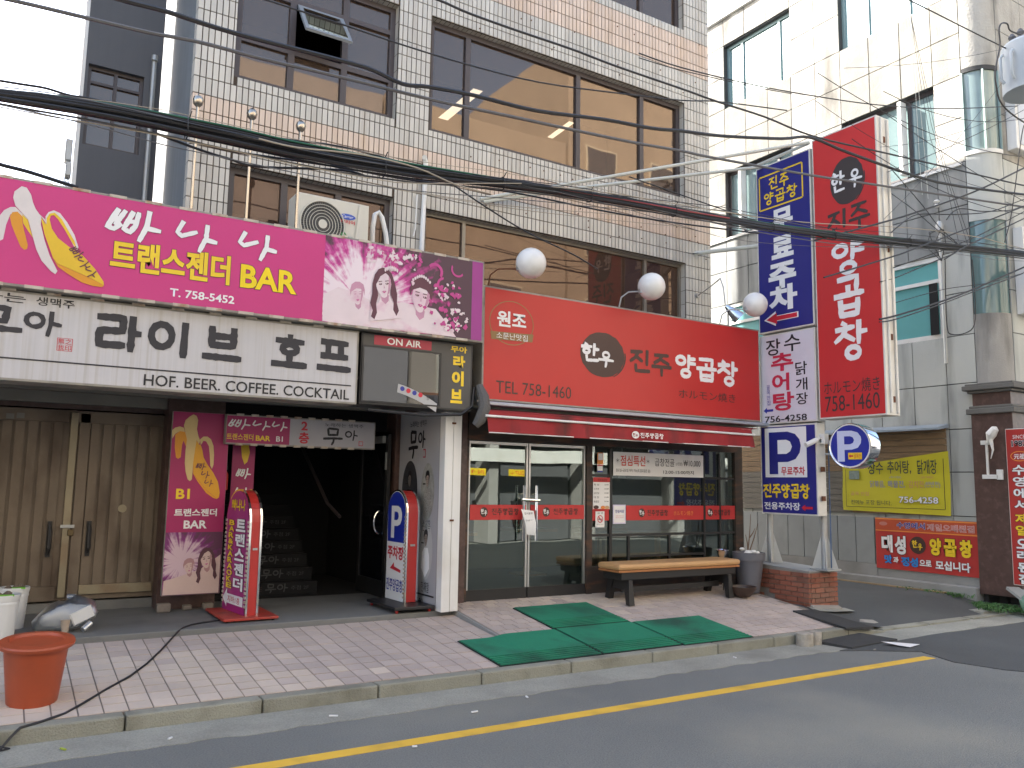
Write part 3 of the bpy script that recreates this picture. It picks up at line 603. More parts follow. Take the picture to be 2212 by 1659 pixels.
# ---------------------------------------------------------------- restaurant front (ground floor, right half)
rf=thing('restaurant_front','black timber restaurant front with double glass doors and a gridded window','shopfront',(6.4,7.95,.3))
Fs=FY(7.95)
b=MB(); b.box((4.38,7.93,2.09),(8.66,8.10,2.50)); b.box((8.52,7.93,.30),(8.66,8.08,2.09)); b.box((6.005,7.925,.30),(6.085,8.05,2.09)); b.box((4.365,7.93,.3),(4.395,8.05,2.09))
b.box((6.09,7.94,.30),(8.51,8.03,.66)); b.build('timber_frame',m_blackw,rf)
b=MB(); b.box((4.17,7.915,.30),(4.36,8.4,2.52)); b.build('granite_jamb',m_granite,rf)
b=MB()
for a,c in ((6.36,6.40),(7.935,7.965),(8.225,8.25)): b.box((a,7.94,.66),(c,7.985,2.06))
for x0_,x1_,z in ((6.40,8.51,1.02),(7.965,8.51,1.735),(6.09,6.36,1.735),(6.09,6.36,1.02),(6.67,7.935,.76)): b.box((x0_,7.945,z-.014),(x1_,7.98,z+.014))
for x in (6.67,7.34): b.box((x-.014,7.9455,.66),(x+.014,7.98,1.006))
b.build('window_bars',m_black,rf)
for (a,c,e,f) in ((6.09,6.36,.66,1.006),(6.09,6.36,1.034,1.72),(6.09,6.36,1.75,2.09),(6.40,6.655,.66,1.006),(6.685,7.325,.775,1.006),(7.355,7.935,.775,1.006),(6.685,7.325,.66,.745),(7.355,7.935,.66,.745),(6.40,7.935,1.034,2.09),(7.965,8.225,.66,1.006),(7.965,8.225,1.034,1.72),(7.965,8.225,1.75,2.09),(8.25,8.52,.66,1.006),(8.25,8.52,1.034,1.72),(8.25,8.52,1.75,2.09)):
    MB().poly([(a,7.962,e),(c,7.962,e),(c,7.962,f),(a,7.962,f)]).build('pane',g_door,rf)
for a,c,hx in ((4.40,5.178,5.09),(5.192,6.0,5.26)):
    b=MB(); b.box((a,7.95,.46),(a+.022,7.985,2.08)); b.box((c-.022,7.95,.46),(c,7.985,2.08)); b.box((a+.022,7.955,2.05),(c-.022,7.98,2.08))
    d=b.build('glass_door',m_alu,rf)
    MB().poly([(a+.02,7.968,.46),(c-.02,7.968,.46),(c-.02,7.968,2.05),(a+.02,7.968,2.05)]).build('pane',g_door,d)
    box('bottom_rail',(a,7.945,.335),(c,7.99,.465),m_black,d)
    bb=MB().tube([(hx,7.89,.98),(hx,7.89,1.60)],.016,10).tube([(hx,7.90,1.1),(hx,7.96,1.1)],.008,6).tube([(hx,7.90,1.5),(hx,7.96,1.5)],.008,6).tube([(hx,8.04,.98),(hx,8.04,1.60)],.014,10)
    bb.build('handle',m_chrome,d,smooth=True)
b=MB().tube([(5.06,7.885,1.44),(5.30,7.885,1.43)],.018,8); b.build('lock_bar',m_chrome,rf,smooth=True)
# the dining room behind the glass
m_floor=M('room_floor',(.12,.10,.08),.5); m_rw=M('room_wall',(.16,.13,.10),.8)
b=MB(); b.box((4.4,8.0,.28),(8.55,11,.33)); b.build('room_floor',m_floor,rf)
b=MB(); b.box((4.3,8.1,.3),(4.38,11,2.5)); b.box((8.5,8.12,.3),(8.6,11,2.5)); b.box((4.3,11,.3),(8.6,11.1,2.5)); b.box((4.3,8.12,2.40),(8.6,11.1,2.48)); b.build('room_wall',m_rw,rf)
m_tab=M('table_wood',(.22,.12,.06),.4)
for x,y in ((6.9,8.7),(7.9,8.8),(5.0,9.6),(6.6,10.1),(7.9,10.1)):
    t=MB().box((x-.3,y-.3,.95),(x+.3,y+.3,.99)).box((x-.03,y-.03,.33),(x+.03,y+.03,.95)).box((x-.2,y-.2,.33),(x+.2,y+.2,.36)).build('dining_table',m_tab)
    tag(t,{(6.9,8.7):'dark wooden dining table just inside the large restaurant window',(7.9,8.8):'dark wooden dining table inside the window panes nearest the alley',(5.0,9.6):'dining table straight behind the double glass doors',(6.6,10.1):'dining table at the back of the room behind the lunch banner',(7.9,10.1):'dining table in the back right corner of the dining room'}[(x,y)],'table','tables inside the restaurant')
t=MB().lathe((7.1,8.6,1.72),[(.01,.10),(.04,.09),(.05,.0),(.035,.0)],16).tube([(7.1,8.6,1.82),(7.1,8.6,2.4)],.004,5).build('pendant_lamp',m_alu,smooth=True)
tag(t,'small metal pendant lamp hanging behind the restaurant window','lamp')
# window stripes and papers
m_red=M('sign_red',(.49,.028,.024),.4,var=.05,vs=1.2,spec=.4)
m_reds=M('stripe_red',(.50,.03,.03),.5,var=.04)
m_brown=M('logo_brown',(.06,.028,.022),.5)
m_wh=M('print_white',(.78,.77,.76),.5,var=.03)
m_bk=M('print_black',(.012,.012,.015),.5)
m_ora=M('print_orange',(.75,.25,.05),.5)
m_yl=M('print_yellow',(.80,.55,.02),.5)
m_bl=M('print_blue',(.02,.03,.28),.4)
m_rdp=M('print_red',(.55,.02,.04),.5)
F7=FY(7.94)
for a,c in ((4.425,5.155),(5.215,5.975),(6.10,6.35),(6.62,7.93),(7.97,8.22),(8.255,8.515)):
    rect('red_stripe',F7,a,1.215 if a<6 else 1.195,c,1.38 if a<6 else 1.375,m_reds,rf,.0)
for cx_,z in ((4.60,1.30),(5.43,1.30),(6.87,1.285),(8.05,1.285)):
    ell('logo_disc',F7,cx_,z,.05,.055,m_brown,rf,.002); brush(rf,'한우',F7,[(cx_-.04,z-.02,cx_,z+.035),(cx_,z-.035,cx_+.04,z+.02)],m_wh,.14,.003)
for u0_,u1_,z0_,z1_ in ((4.70,5.05,1.27,1.34),(5.53,5.88,1.27,1.34),(6.96,7.30,1.25,1.32),(8.12,8.42,1.25,1.32)):
    brush(rf,'진주양곱창',F7,cells(u0_,z0_,u1_,z1_,5),m_brown,.13,.003)
text(rf,'ホルモン燒き',F7,(7.40,1.25,7.74,1.31),m_ora,.004)
# framed paper things on the glass
def paper(name,label,cat,x0,z0,x1,z1,m,items,y=7.93):
    t=thing(name,label,cat,((x0+x1)/2,y,z0)); fr=FY(y)
    slab('sheet',fr,x0,z0,x1,z1,.003,m,t)
    for it in items: it(t,fr)
    return t
paper('lunch_banner','white lunch banner with red and black lettering at the top of the restaurant window','banner',6.41,1.74,7.925,2.03,m_wh,[
 lambda t,f:text(t,'＊',f,(6.45,1.90,6.50,1.95),m_bk,.004),
 lambda t,f:text(t,'점심특선',f,(6.52,1.86,6.92,1.99),M('print_red2',(.62,.06,.04),.5),.004,bold=.015),
 lambda t,f:text(t,'＊',f,(6.94,1.90,6.99,1.95),m_bk,.004),
 lambda t,f:text(t,'곱창전골',f,(7.08,1.87,7.41,1.97),m_bk,.004),
 lambda t,f:text(t,'(1인분)',f,(7.44,1.88,7.55,1.93),m_bk,.004),
 lambda t,f:text(t,'₩10,000',f,(7.57,1.87,7.87,1.96),m_bk,.004),
 lambda t,f:text(t,'월요일~금요일 까지 가능(토,일요일은 쉼)',f,(6.45,1.78,7.0,1.825),m_bk,.004),
 lambda t,f:text(t,'12:00-15:00까지',f,(7.22,1.775,7.75,1.825),m_bk,.004,bold=.01)])
paper('menu_sheet','tall white menu sheet with a red header on the narrow window','poster',6.10,1.325,6.355,1.71,m_wh,[
 lambda t,f:rect('header',f,6.10,1.655,6.355,1.71,m_reds,t),
 lambda t,f:text(t,'진주양곱창',f,(6.17,1.665,6.31,1.695),m_bk,.005),
 lambda t,f:[text(t,s,f,(6.11,1.61-i*.05,6.19,1.635-i*.05),m_bk,.004) for i,s in enumerate(['특 양','소막창','곱창전골','대 창','볶음밥'])],
 lambda t,f:[text(t,'25,000',f,(6.27,1.615-i*.05,6.335,1.632-i*.05),m_bk,.004) for i in range(5)],
 lambda t,f:ell('food_picture',f,6.145,1.355,.04,.022,m_brown,t,.004),
 lambda t,f:ell('food_picture',f,6.25,1.352,.035,.02,m_ora,t,.004),
 lambda t,f:ell('food_picture',f,6.31,1.352,.035,.02,M('food_tan',(.55,.35,.18),.6),t,.005),
 lambda t,f:rect('footer',f,6.10,1.325,6.355,1.335,m_reds,t,.0045)])
paper('no_smoking_notice','white no smoking notice under the menu sheet','notice',6.14,1.115,6.275,1.305,m_wh,[
 lambda t,f:text(t,'금 연',f,(6.165,1.275,6.25,1.295),m_bk,.004),
 lambda t,f:ell('ring',f,6.207,1.215,.042,.045,m_rdp,t,.005,ring=.009),
 lambda t,f:rect('cigarette',f,6.18,1.208,6.232,1.218,m_bk,t,.004),
 lambda t,f:poly('slash',f,[(6.175,1.243),(6.183,1.25),(6.24,1.187),(6.232,1.18)],m_rdp,t,.006),
 lambda t,f:text(t,'담배를 피우실 수 없습니다',f,(6.155,1.145,6.26,1.155),m_bk,.004)])
paper('safe_restaurant_notice','pale violet framed notice left of the red window stripe','notice',6.405,1.155,6.605,1.385,M('pale_violet',(.62,.58,.72),.5),[
 lambda t,f:rect('inner_sheet',f,6.42,1.17,6.59,1.37,m_wh,t,.002),
 lambda t,f:text(t,'안심식당',f,(6.44,1.285,6.575,1.325),m_bl,.004,bold=.02),
 lambda t,f:text(t,'깨끗하고 안전한 음식점',f,(6.445,1.245,6.57,1.255),m_rdp,.004),
 lambda t,f:text(t,'덜어먹기 개인접시',f,(6.445,1.225,6.57,1.235),m_rdp,.004)])
paper('orange_sticker','orange bordered payment sticker at the top of the narrow window','sticker',6.165,1.87,6.255,2.01,m_ora,[
 lambda t,f:rect('white_field',f,6.175,1.92,6.245,2.0,m_wh,t,.002)])
paper('blue_sticker','small white and blue sticker under the orange sticker','sticker',6.165,1.775,6.245,1.865,m_wh,[
 lambda t,f:rect('blue_edge',f,6.165,1.775,6.245,1.79,m_bl,t,.002),
 lambda t,f:rect('blue_edge',f,6.165,1.85,6.245,1.865,m_rdp,t,.002)])
# curled paper on the door handles
t=thing('curled_notice','curled white paper notice taped over the left door handles','notice',(5.1,7.86,1.05))
b=MB(); n=10
vs=[]
for i in range(n+1):
    q=i/n; vs+=[(5.035+.07*q,7.86-.03*math.sin(q*2.6),1.335-.28*q),(5.205-.01*q,7.86-.05*math.sin(q*2.2),1.315-.27*q)]
b.add(vs,[(2*i,2*i+1,2*i+3,2*i+2) for i in range(n)]); b.build('sheet',m_wh,t,smooth=True)
text(t,'임시휴무',FY(7.845),(5.07,1.275,5.18,1.30),m_bk,.003); text(t,'안내문 알림',FY(7.828),(5.08,1.20,5.18,1.22),m_bk,.003)
# ---------------------------------------------------------------- concrete building across the alley
cb=thing('concrete_building','pale stone panelled building across the alley with a rounded corner and teal windows','building',(12,6.5,0))
Fx=FX(12.0)
wins=[(6.95,8.6,9.27,10.75),(9.65,11.3,9.25,10.6),(6.95,8.6,6.58,7.92),(9.70,11.32,6.55,7.92),(6.95,8.6,3.92,5.2),(9.65,11.3,3.92,5.2)]
b=MB()
# backing wall with openings, in cells along Y
ys=sorted({6.51,15.5,*[w_[0] for w_ in wins],*[w_[1] for w_ in wins]}); zs=sorted({0,11.2,*[w_[2] for w_ in wins],*[w_[3] for w_ in wins]})
for a,c in zip(ys[:-1],ys[1:]):
    for e,f in zip(zs[:-1],zs[1:]):
        if any(w_[0]<(a+c)/2<w_[1] and w_[2]<(e+f)/2<w_[3] for w_ in wins): continue
        b.box((12.022,a,e),(12.3,c,f))
b.box((12.31,6.4,0),(20,15.5,11.2)); b.box((12.36,6.165,0),(20,6.39,11.2))
b.build('wall',m_joint,cb)
m_stain2=M('stained_concrete',(.23,.22,.195),.95,var=.15,vs=5,bump=.9,bs=35,g2=.25,dirt=(.40,.38,.32),da=.9,ds=1.1,stretch=(2.6,2.6,.5))
m_low=M('sooty_panel',(.26,.265,.255),.85,var=.1,vs=2,bump=.3,bs=60,rnd=.06,dirt=(.10,.105,.105),da=.85,ds=1.2,stretch=(2.6,2.6,.45))
cy=[6.505,6.95,7.48,8.04,8.6,9.12,9.65,10.2,10.75,11.3,11.85,12.4,13,13.6,14.2,15.5]; cz=[.2,.72,1.26,1.90,2.53,3.2,3.92,4.56,5.2,5.88,6.55,7.25,7.92,8.6,9.26,9.95,10.62,11.2]
for a,c in zip(cy[:-1],cy[1:]):
    for e,f in zip(cz[:-1],cz[1:]):
        if any(w_[0]-.05<(a+c)/2<w_[1]+.05 and w_[2]-.05<(e+f)/2<w_[3]+.05 for w_ in wins): continue
        g=.006; rough_=f>6.6 or (e>5 and (a+c)/2<8.7)
        o=random.uniform(0,.006)
        box('wall_panel',(12.0-o,a+g,e+g),(12.018,c-g,f-g),(m_stain2 if (7.9<(e+f)/2<9.3 and (c<8.7 or 9.6<a)) else m_render) if f>6.6 else (m_low if e>5.1 else m_panel),cb,bevel=.004)
m_wfr=M('teal_window_frame',(.22,.30,.29),.4,metal=.2,var=.05)
def cwin(y0,y1,z0,z1,us,vs,mg,mf=m_wfr,fwid=.06,rec=.10):
    return window(cb,Fx,-y1,-y0,z0,z1,sorted(us),vs,mf,mg,fwid,.06,rec)
cwin(9.65,11.3,9.25,10.6,[-9.98,-10.9],[],g_pale)
cwin(6.95,8.6,9.27,10.75,[-7.35,-8.1],[],g_pale)
wv=cwin(6.95,8.6,6.58,7.92,[-7.42,-8.2],[],g_pale,m_frame)
cwin(9.70,11.32,6.55,7.92,[-10.05,-10.95],[],g_pale,m_frame)
box('white_mullion',(11.93,7.46,6.64),(12.08,7.52,7.86),m_white,cb)
box('white_mullion',(11.93,10.84,6.64),(12.08,10.90,7.86),m_white,cb)
for y in (6.95,9.65):
    f=window(cb,Fx,-(y+1.65),-y,3.92,5.2,[-(y+.32)] if False else [],[4.82],m_white,M('teal_pane',(.12,.36,.36),.3,spec=.8),.07,.06,.02)
    box('side_gap',(11.972,y+.07,3.98),(11.99,y+.20,4.78),m_int,cb)
MB().lathe((11.955,8.25,5.03),[(.13,0),(.13,.03)],20,axis='x').build('vent_fan',m_steel,cb)
for a in range(3):
    aa=a*2.094; MB().poly([(11.95,8.25,5.03),(11.95,8.25+.11*math.cos(aa),5.03+.11*math.sin(aa)),(11.95,8.25+.11*math.cos(aa+.6),5.03+.11*math.sin(aa+.6))]).build('fan_blade',m_dark,cb)
# stone sills and floor band
box('sill_band',(11.965,6.56,6.50),(11.998,15.4,6.545),m_white,cb)
# rounded corner
def qcyl(z0,z1,m,name,r=.35,n=14,c=(12.35,6.5)):
    b=MB(); pts=[(c[0]-r*math.cos(R(90*k/n)),c[1]-r*math.sin(R(90*k/n))) for k in range(n+1)]
    vs=[(x,y,z0) for x,y in pts]+[(x,y,z1) for x,y in pts]
    b.add(vs,[(k,k+1,n+2+k,n+1+k) for k in range(n)])
    b.add([(x,y,z1) for x,y in pts]+[(c[0],c[1],z1)],[tuple(range(n+2))]); b.add([(x,y,z0) for x,y in pts]+[(c[0],c[1],z0)],[tuple(range(n+2))[::-1]])
    return b.build(name,m,cb,smooth=True)
m_stain=M('stained_render',(.34,.33,.31),.85,var=.12,vs=2.5,bump=.4,bs=50,dirt=(.08,.075,.07),da=.9,ds=1.1,stretch=(2.5,2.5,.5))
qcyl(3.12,4.2,m_stain,'round_corner'); qcyl(4.2,5.6,M('corner_glass',(.10,.17,.17),.12,spec=.8,var=.1,streak=.3,stretch=(9,9,.6)),'corner_window',.335)
qcyl(5.6,6.62,m_panel,'round_corner'); qcyl(6.62,6.68,m_white,'corner_sill',.37)
qcyl(6.68,7.93,M('corner_glass_pale',(.22,.28,.26),.12,spec=.8,var=.15,streak=.35,stretch=(11,11,.5)),'corner_window',.325)
qcyl(7.93,8.0,m_joint,'corner_head',.35)
qcyl(8.0,9.35,m_render,'round_corner'); qcyl(9.36,11.2,m_render,'round_corner')
for k in (0,.52,1.0):
    a=R(90*k); x,y=12.35-.35*math.cos(a),6.5-.35*math.sin(a)
    box('corner_mullion',(x-.014,y-.014,6.68),(x+.014,y+.014,7.93),m_wfr,cb)
# granite pilaster with capital
box('granite_pilaster',(11.88,5.98,.2),(12.58,6.55,2.72),m_granite,cb)
for z0_,z1_,e in ((2.72,2.80,.05),(2.80,2.84,.02),(3.02,3.06,.03),(3.06,3.13,.08),(3.13,3.16,.05)):
    box('capital_moulding',(11.88-e,5.98-e,z0_),(12.6,6.55+e,z1_),M('dark_moulding',(.13,.125,.115),.8,var=.15,bump=.3),cb,bevel=.012)
box('granite_pilaster',(11.90,6.0,2.841),(12.58,6.53,3.019),m_granite,cb)
# street side of the building
for i in range(4):
    for j,(e,f) in enumerate(zip(cz[4:-1],cz[5:])):
        box('wall_panel',(12.36+i*.75,6.145,e+.006),(13.10+i*.75,6.163,f-.006),m_panel if f<6.6 else m_render,cb)
box('bay_frame',(12.5,6.0,6.7),(14.2,6.144,7.9),m_white,cb,bevel=.01)
box('bay_pane',(12.57,5.99,6.78),(14.1,6.0,7.8),M('pale_blind',(.50,.52,.54),.4),cb)
box('bay_frame',(12.5,6.0,4.2),(14.2,6.144,5.5),m_white,cb,bevel=.01)
box('bay_pane',(12.57,5.99,4.28),(14.1,6.0,5.4),M('pale_blind2',(.55,.57,.50),.4),cb)
# lower wall: base ledge, metal siding, timber siding
box('base_ledge',(11.80,6.56,.05),(12.0,15,.275),m_conc,cb,bevel=.01)
box('plinth',(11.96,6.57,.276),(11.999,8.2,.40),m_conc,cb)
box('plinth',(11.95,8.2,.276),(11.999,15,.46),m_conc,cb)
for i in range(11):
    y=8.22+i*.34
    box('siding_sheet',(11.955,y+.006,.462),(11.985,y+.334,1.19),m_siding,cb,bevel=.004)
k=0; z=1.25
while z<2.50:
    for a,c in ((6.99,8.6),(8.605,10.1),(10.105,11.6)):
        box('siding_plank',(11.958-random.uniform(0,.004),a,z+.003),(11.985,c,z+.092),m_wood if z>1.9 or a<7 else m_woodg,cb)
    z+=.096
MB().hexa([(11.72,6.95,2.52),(11.99,6.95,2.56),(11.99,9.98,2.56),(11.72,9.98,2.52)],[(11.72,6.95,2.55),(11.99,6.95,2.62),(11.99,9.98,2.62),(11.72,9.98,2.55)]).build('canopy_strip',M('pale_blue_metal',(.38,.44,.50),.4,metal=.4),cb)
# mansard in green shingles
m_shg=M('green_shingle',(.16,.24,.13),.8,var=.1,rnd=.15)
box('parapet',(11.93,6.6,11.2),(12.3,15.5,11.32),m_white,cb)
vsz=0
sh=MB()
for r_ in range(9):
    for i in range(40):
        y=6.7+i*.22+(r_%2)*.11; x=11.98+r_*.07; z=11.32+r_*.16
        sh.hexa([(x,y+.004,z),(x,y+.216,z),(x+.02,y+.216,z),(x+.02,y+.004,z)],[(x+.075,y+.004,z+.175),(x+.075,y+.216,z+.175),(x+.09,y+.216,z+.17),(x+.09,y+.004,z+.17)])
sh.build('roof_shingles',m_shg,cb,kind='stuff')
# ---------------------------------------------------------------- dark neighbour on the left
nb=thing('dark_rendered_building','dark blue-grey rendered building behind the pink sign at the left edge','building',(.87,9.7,0))
b=MB(); wall_cells(b,.49,1.255,0,13,[(.52,1.08,5.18,6.10)],9.7,.2); b.box((.49,9.9,0),(1.255,10.05,13)); b.build('wall',m_dark,nb)
box('corner_trim',(.455,9.70,3.5),(.489,9.9,13),m_white,nb)
window(nb,FY(9.7),.52,1.08,5.18,6.10,[.80],[5.92],m_frame,g_up,.035,.05,.06)
tube('downpipe',[(1.16,9.62,3.4),(1.165,9.62,6.3)],.028,m_steel,nb)
tube('downpipe',[(1.16,9.60,6.27),(1.165,9.60,6.33)],.036,m_steel,nb)
mb_=thing('meter_box','small grey meter box with hanging cables beside the dark building','meter box',(.42,9.8,4.9))
box('box_body',(.37,9.74,4.98),(.435,9.9,5.22),m_steel,mb_,bevel=.01); box('box_body',(.385,9.70,4.80),(.44,9.86,4.95),m_steel,mb_,bevel=.01)
for i in range(4): tube('feed_cable',[(.385+i*.014,9.75,4.80),(.38+i*.012,9.75,4.4),(.36+i*.016,9.75,3.9)],.005,m_cable,mb_,n=5)
# ---------------------------------------------------------------- ground floor shop block on the left
sb=thing('shop_block','single storey shop block with a dark soffit under the pink and white signs','building',(1.5,8.6,.3))
b=MB(); b.box((-3,7.72,2.62),(4.16,9.6,3.0)); b.box((-3,9.45,.31),(1.46,9.6,2.6)); b.box((-3,9.28,2.28),(1.9,9.44,2.61)); b.build('wall',m_granite,sb)
b=MB(); b.box((-3,7.74,3.001),(4.16,9.5,3.7)); b.build('sign_backing',m_dark,sb)
m_soff=M('soffit_brown',(.05,.035,.035),.7); m_beam=M('pale_beam',(.19,.185,.165),.7,var=.15)
b=MB(); b.box((-3,7.45,2.585),(4.14,7.72,2.615)); b.box((-3,7.72,2.56),(4.14,9.4,2.61)); b.build('soffit',m_soff,sb)
for y0_,y1_,z_ in ((8.0,8.14,2.44),(8.62,8.74,2.40),(9.1,9.2,2.32)): box('soffit_beam',(-3,y0_,z_),(4.0,y1_,z_+.11),m_beam,sb)
box('tube_light',(.80,7.62,2.40),(.98,7.68,2.43),m_white,sb)
b=MB(); b.box((1.46,8.98,.31),(2.02,9.44,2.6)); b.build('dark_pier',m_granite,sb)
b=MB(); b.box((3.88,8.75,.31),(4.06,9.4,2.6)); b.box((3.93,7.90,.31),(4.06,8.75,2.55)); b.build('granite_wall',m_granite,sb)
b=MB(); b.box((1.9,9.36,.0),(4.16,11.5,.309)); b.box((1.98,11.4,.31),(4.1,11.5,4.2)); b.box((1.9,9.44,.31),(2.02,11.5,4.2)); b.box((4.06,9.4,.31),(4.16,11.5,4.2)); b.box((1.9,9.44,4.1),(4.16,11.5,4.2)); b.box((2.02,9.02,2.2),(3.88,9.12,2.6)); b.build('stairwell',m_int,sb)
box('door_head',(3.5,8.3,2.40),(3.62,8.5,2.57),m_beam,sb)
box('base_sill',(-3,9.24,.31),(1.46,9.44,.40),m_plat,sb)
# staircase with printed risers
st=thing('staircase','dark staircase climbing into the building with lettering on its risers','staircase',(2.7,9.6,.31))
for i in range(9):
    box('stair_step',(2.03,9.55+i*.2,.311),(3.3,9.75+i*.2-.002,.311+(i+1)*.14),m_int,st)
    if i<6:
        f=FY(9.55+i*.2-.001); z=.311+i*.14
        text(st,'7080',f,(2.30,z+.05,2.48,z+.10),M('stair_grey',(.05,.05,.05),.6),.003)
        text(st,'LIVE',f,(2.50,z+.05,2.66,z+.10),M('stair_red',(.035,.01,.01),.6),.003)
        brush(st,'무아',f,cells(2.70,z+.03,2.95,z+.125,2),MC['stair_grey'],.16,.003)
        text(st,'주점 2F',f,(2.99,z+.05,3.20,z+.10),MC['stair_grey'],.003)
tube('handrail',[(3.45,9.3,1.2),(3.40,9.6,1.35),(3.3,10.6,2.2)],.02,m_frame,st)
# entrance door leaf, opened inward
dl=thing('entrance_door','dark glass entrance door swung open with a curved steel handle','door',(3.83,9.0,.31))
b=MB(); b.box((3.80,8.78,.32),(3.84,8.84,2.16)); b.box((3.80,9.55,.32),(3.84,9.61,2.16)); b.box((3.80,8.84,.32),(3.84,9.55,.50)); b.box((3.80,8.84,2.06),(3.84,9.55,2.16)); b.build('door_frame',m_black,dl)
box('pane',(3.815,8.84,.50),(3.825,9.55,2.06),g_dark,dl)
pts=[(3.80-.07*math.sin(R(a)),8.95-.0*a,1.15+.13*math.cos(R(a))) for a in range(0,181,20)]
tube('handle',pts,.012,m_chrome,dl)
box('door_closer',(3.76,8.85,2.06),(3.80,9.1,2.14),m_steel,dl); box('hinge_plate',(3.79,8.80,1.75),(3.80,8.83,1.95),m_steel,dl)
# ---------------------------------------------------------------- folding shutters
sh_=thing('folding_shutter','brown folding metal shutter doors of upright slats with a padlocked middle','shutter',(.7,9.3,.4))
YS=9.22
def slats(x0,x1,n):
    w_=(x1-x0)/n
    for i in range(n):
        a=x0+i*w_
        b=MB().hexa([(a+.004,YS-.012,.56),(a+w_-.022,YS-.012,.56),(a+w_-.022,YS+.01,.56),(a+.004,YS+.01,.56)],[(a+.004,YS-.012,2.14),(a+w_-.022,YS-.012,2.14),(a+w_-.022,YS+.01,2.14),(a+.004,YS+.01,2.14)])
        b.build('shutter_slat',m_shut,sh_,bevel=.003)
slats(-.95,.56,14); slats(.78,1.44,6)
b=MB(); b.box((-1,YS+.011,.42),(1.46,YS+.03,2.26)); b.build('backing_sheet',m_shut,sh_)
for a,c,z0_,z1_,m in ((-1,.58,2.14,2.26,m_shut),(.66,1.46,2.14,2.26,m_shut),(-1,.58,.42,.56,m_shut),(.78,1.44,.47,.56,m_shutl),(.60,.665,.45,2.24,m_shutl),(.68,.775,.43,2.24,m_shut)):
    box('shutter_frame',(a,YS-.025,z0_),(c,YS+.009,z1_),m,sh_,bevel=.004)
for x in (.49,.83):
    b=MB().tube([(x,YS-.05,1.16),(x+.005,YS-.065,1.10),(x+.005,YS-.065,.92),(x,YS-.05,.86)],[.012,.02,.02,.01],8); b.box((x-.02,YS-.045,.84),(x+.02,YS-.02,1.18)); b.build('pull_handle',m_black,sh_)
box('hasp',(.58,YS-.05,1.115),(.70,YS-.03,1.145),m_steel,sh_); box('padlock',(.645,YS-.07,1.04),(.695,YS-.035,1.10),M('brass_dark',(.14,.10,.05),.5,metal=.6),sh_,bevel=.006)
MB().lathe((1.12,YS-.016,1.30),[(.04,0),(.04,.004)],18,axis='y').build('round_patch',m_shutl,sh_)
for i in range(2): box('paper_scrap',(.05+i*.085,YS-.03,2.15+i*.01),(.115+i*.085,YS-.026,2.20+i*.01),m_beam,sh_)
lf=thing('left_sun_blocker','unseen grey block added past the left edge to keep direct sun off the street','building',(-6,10,0))  # added out of view, blocks direct sun coming through the left gap
MB().box((-14,8.2,0),(-1.3,13.5,12.5)).build('wall',MC['dark_render'],lf)
# ---------------------------------------------------------------- opposite side of the street, seen in the glass
m_opp=M('tan_stucco',(.42,.37,.29),.85,var=.12,vs=.8,streak=.10); m_opw=M('cream_trim',(.62,.60,.48),.8); m_opg=M('grey_stucco',(.32,.31,.30),.85,var=.1)
m_teal2=M('teal_shutter',(.05,.12,.10),.5)
def block(nm,lab,x0,x1,zt,m,y0=-4,gz=3.1):
    t=thing(nm,lab,'building',((x0+x1)/2,y0,0))
    b=MB(); b.box((x0,y0-10,gz),(x1,y0,zt)); b.build('wall',m,t); MB().box((x0,y0-10,0),(x1,y0-.8,gz)).build('recess_wall',m_dark,t)
    b=MB(); x=x0
    while x<x1-.5: b.box((x,y0-.79,0),(x+.3,y0,gz)); x+=(x1-x0-.3)/max(1,round((x1-x0)/4))
    b.build('ground_pier',m_opg,t)
    for z in [gz+1.0+2.6*i for i in range(int((zt-gz-2)/2.6))]:
        n=max(1,int((x1-x0)/2.6))
        for i in range(n):
            a=x0+.7+i*(x1-x0-.9)/n
            f=MB().box((a,y0+.001,z),(a+1.3,y0+.03,z+1.2)).build('window',m_opw,t); box('pane',(a+.06,y0+.031,z+.06),(a+1.24,y0+.04,z+1.14),m_dark,f)
    return t
o1=block('tan_building','tan stuccoed building on the opposite side of the street',-9,3.4,9.8,m_opp)
o2=block('cream_beamed_building','building with cream balcony rails on the opposite side of the street',3.5,8.6,12.6,m_opg)
for z in (10.2,10.9,11.6): box('balcony_rail',(3.6,-3.9,z),(8.5,-3.82,z+.08),m_opw,o2)
for x in (4.6,6,7.4): box('balcony_post',(x,-3.81,9.9),(x+.1,-3.74,11.9),m_opw,o2)
o3=block('wide_brown_building','wide brown stuccoed building opposite the restaurant with a parking entrance',8.7,15,12.7,m_opp,gz=2.9)
o5=block('tall_brown_building','tall brown stuccoed building opposite the alley mouth',15.1,30,16.5,m_opp,gz=2.9)
o4=block('far_tan_building','low tan building opposite, beyond the left edge',-30,-9.1,7,m_opp)
box('white_band',(3.5,-3.95,2.25),(30,-3.78,2.62),m_white,o3)
for x,s,c in ((10.9,'IN ↑',m_yl),(12.2,'OUT ↓',m_yl)):
    pl=box('parking_plate',(x,-3.77,1.85),(x+.55,-3.75,2.05),c,o3)
    text(o3,s,Fr((0,-3.745,0),(-1,0,0),(0,0,1)),(-x-.48,1.89,-x-.07,2.01),m_rdp,.003)
for i in range(5):
    f=MB().box((9+i*1.4,-3.99,3.0),(9.9+i*1.4,-3.95,3.9)).build('window',M('orange_window_frame',(.30,.12,.04),.6),o3); box('pane',(9.08+i*1.4,-3.949,3.06),(9.82+i*1.4,-3.94,3.84),m_dark,f)
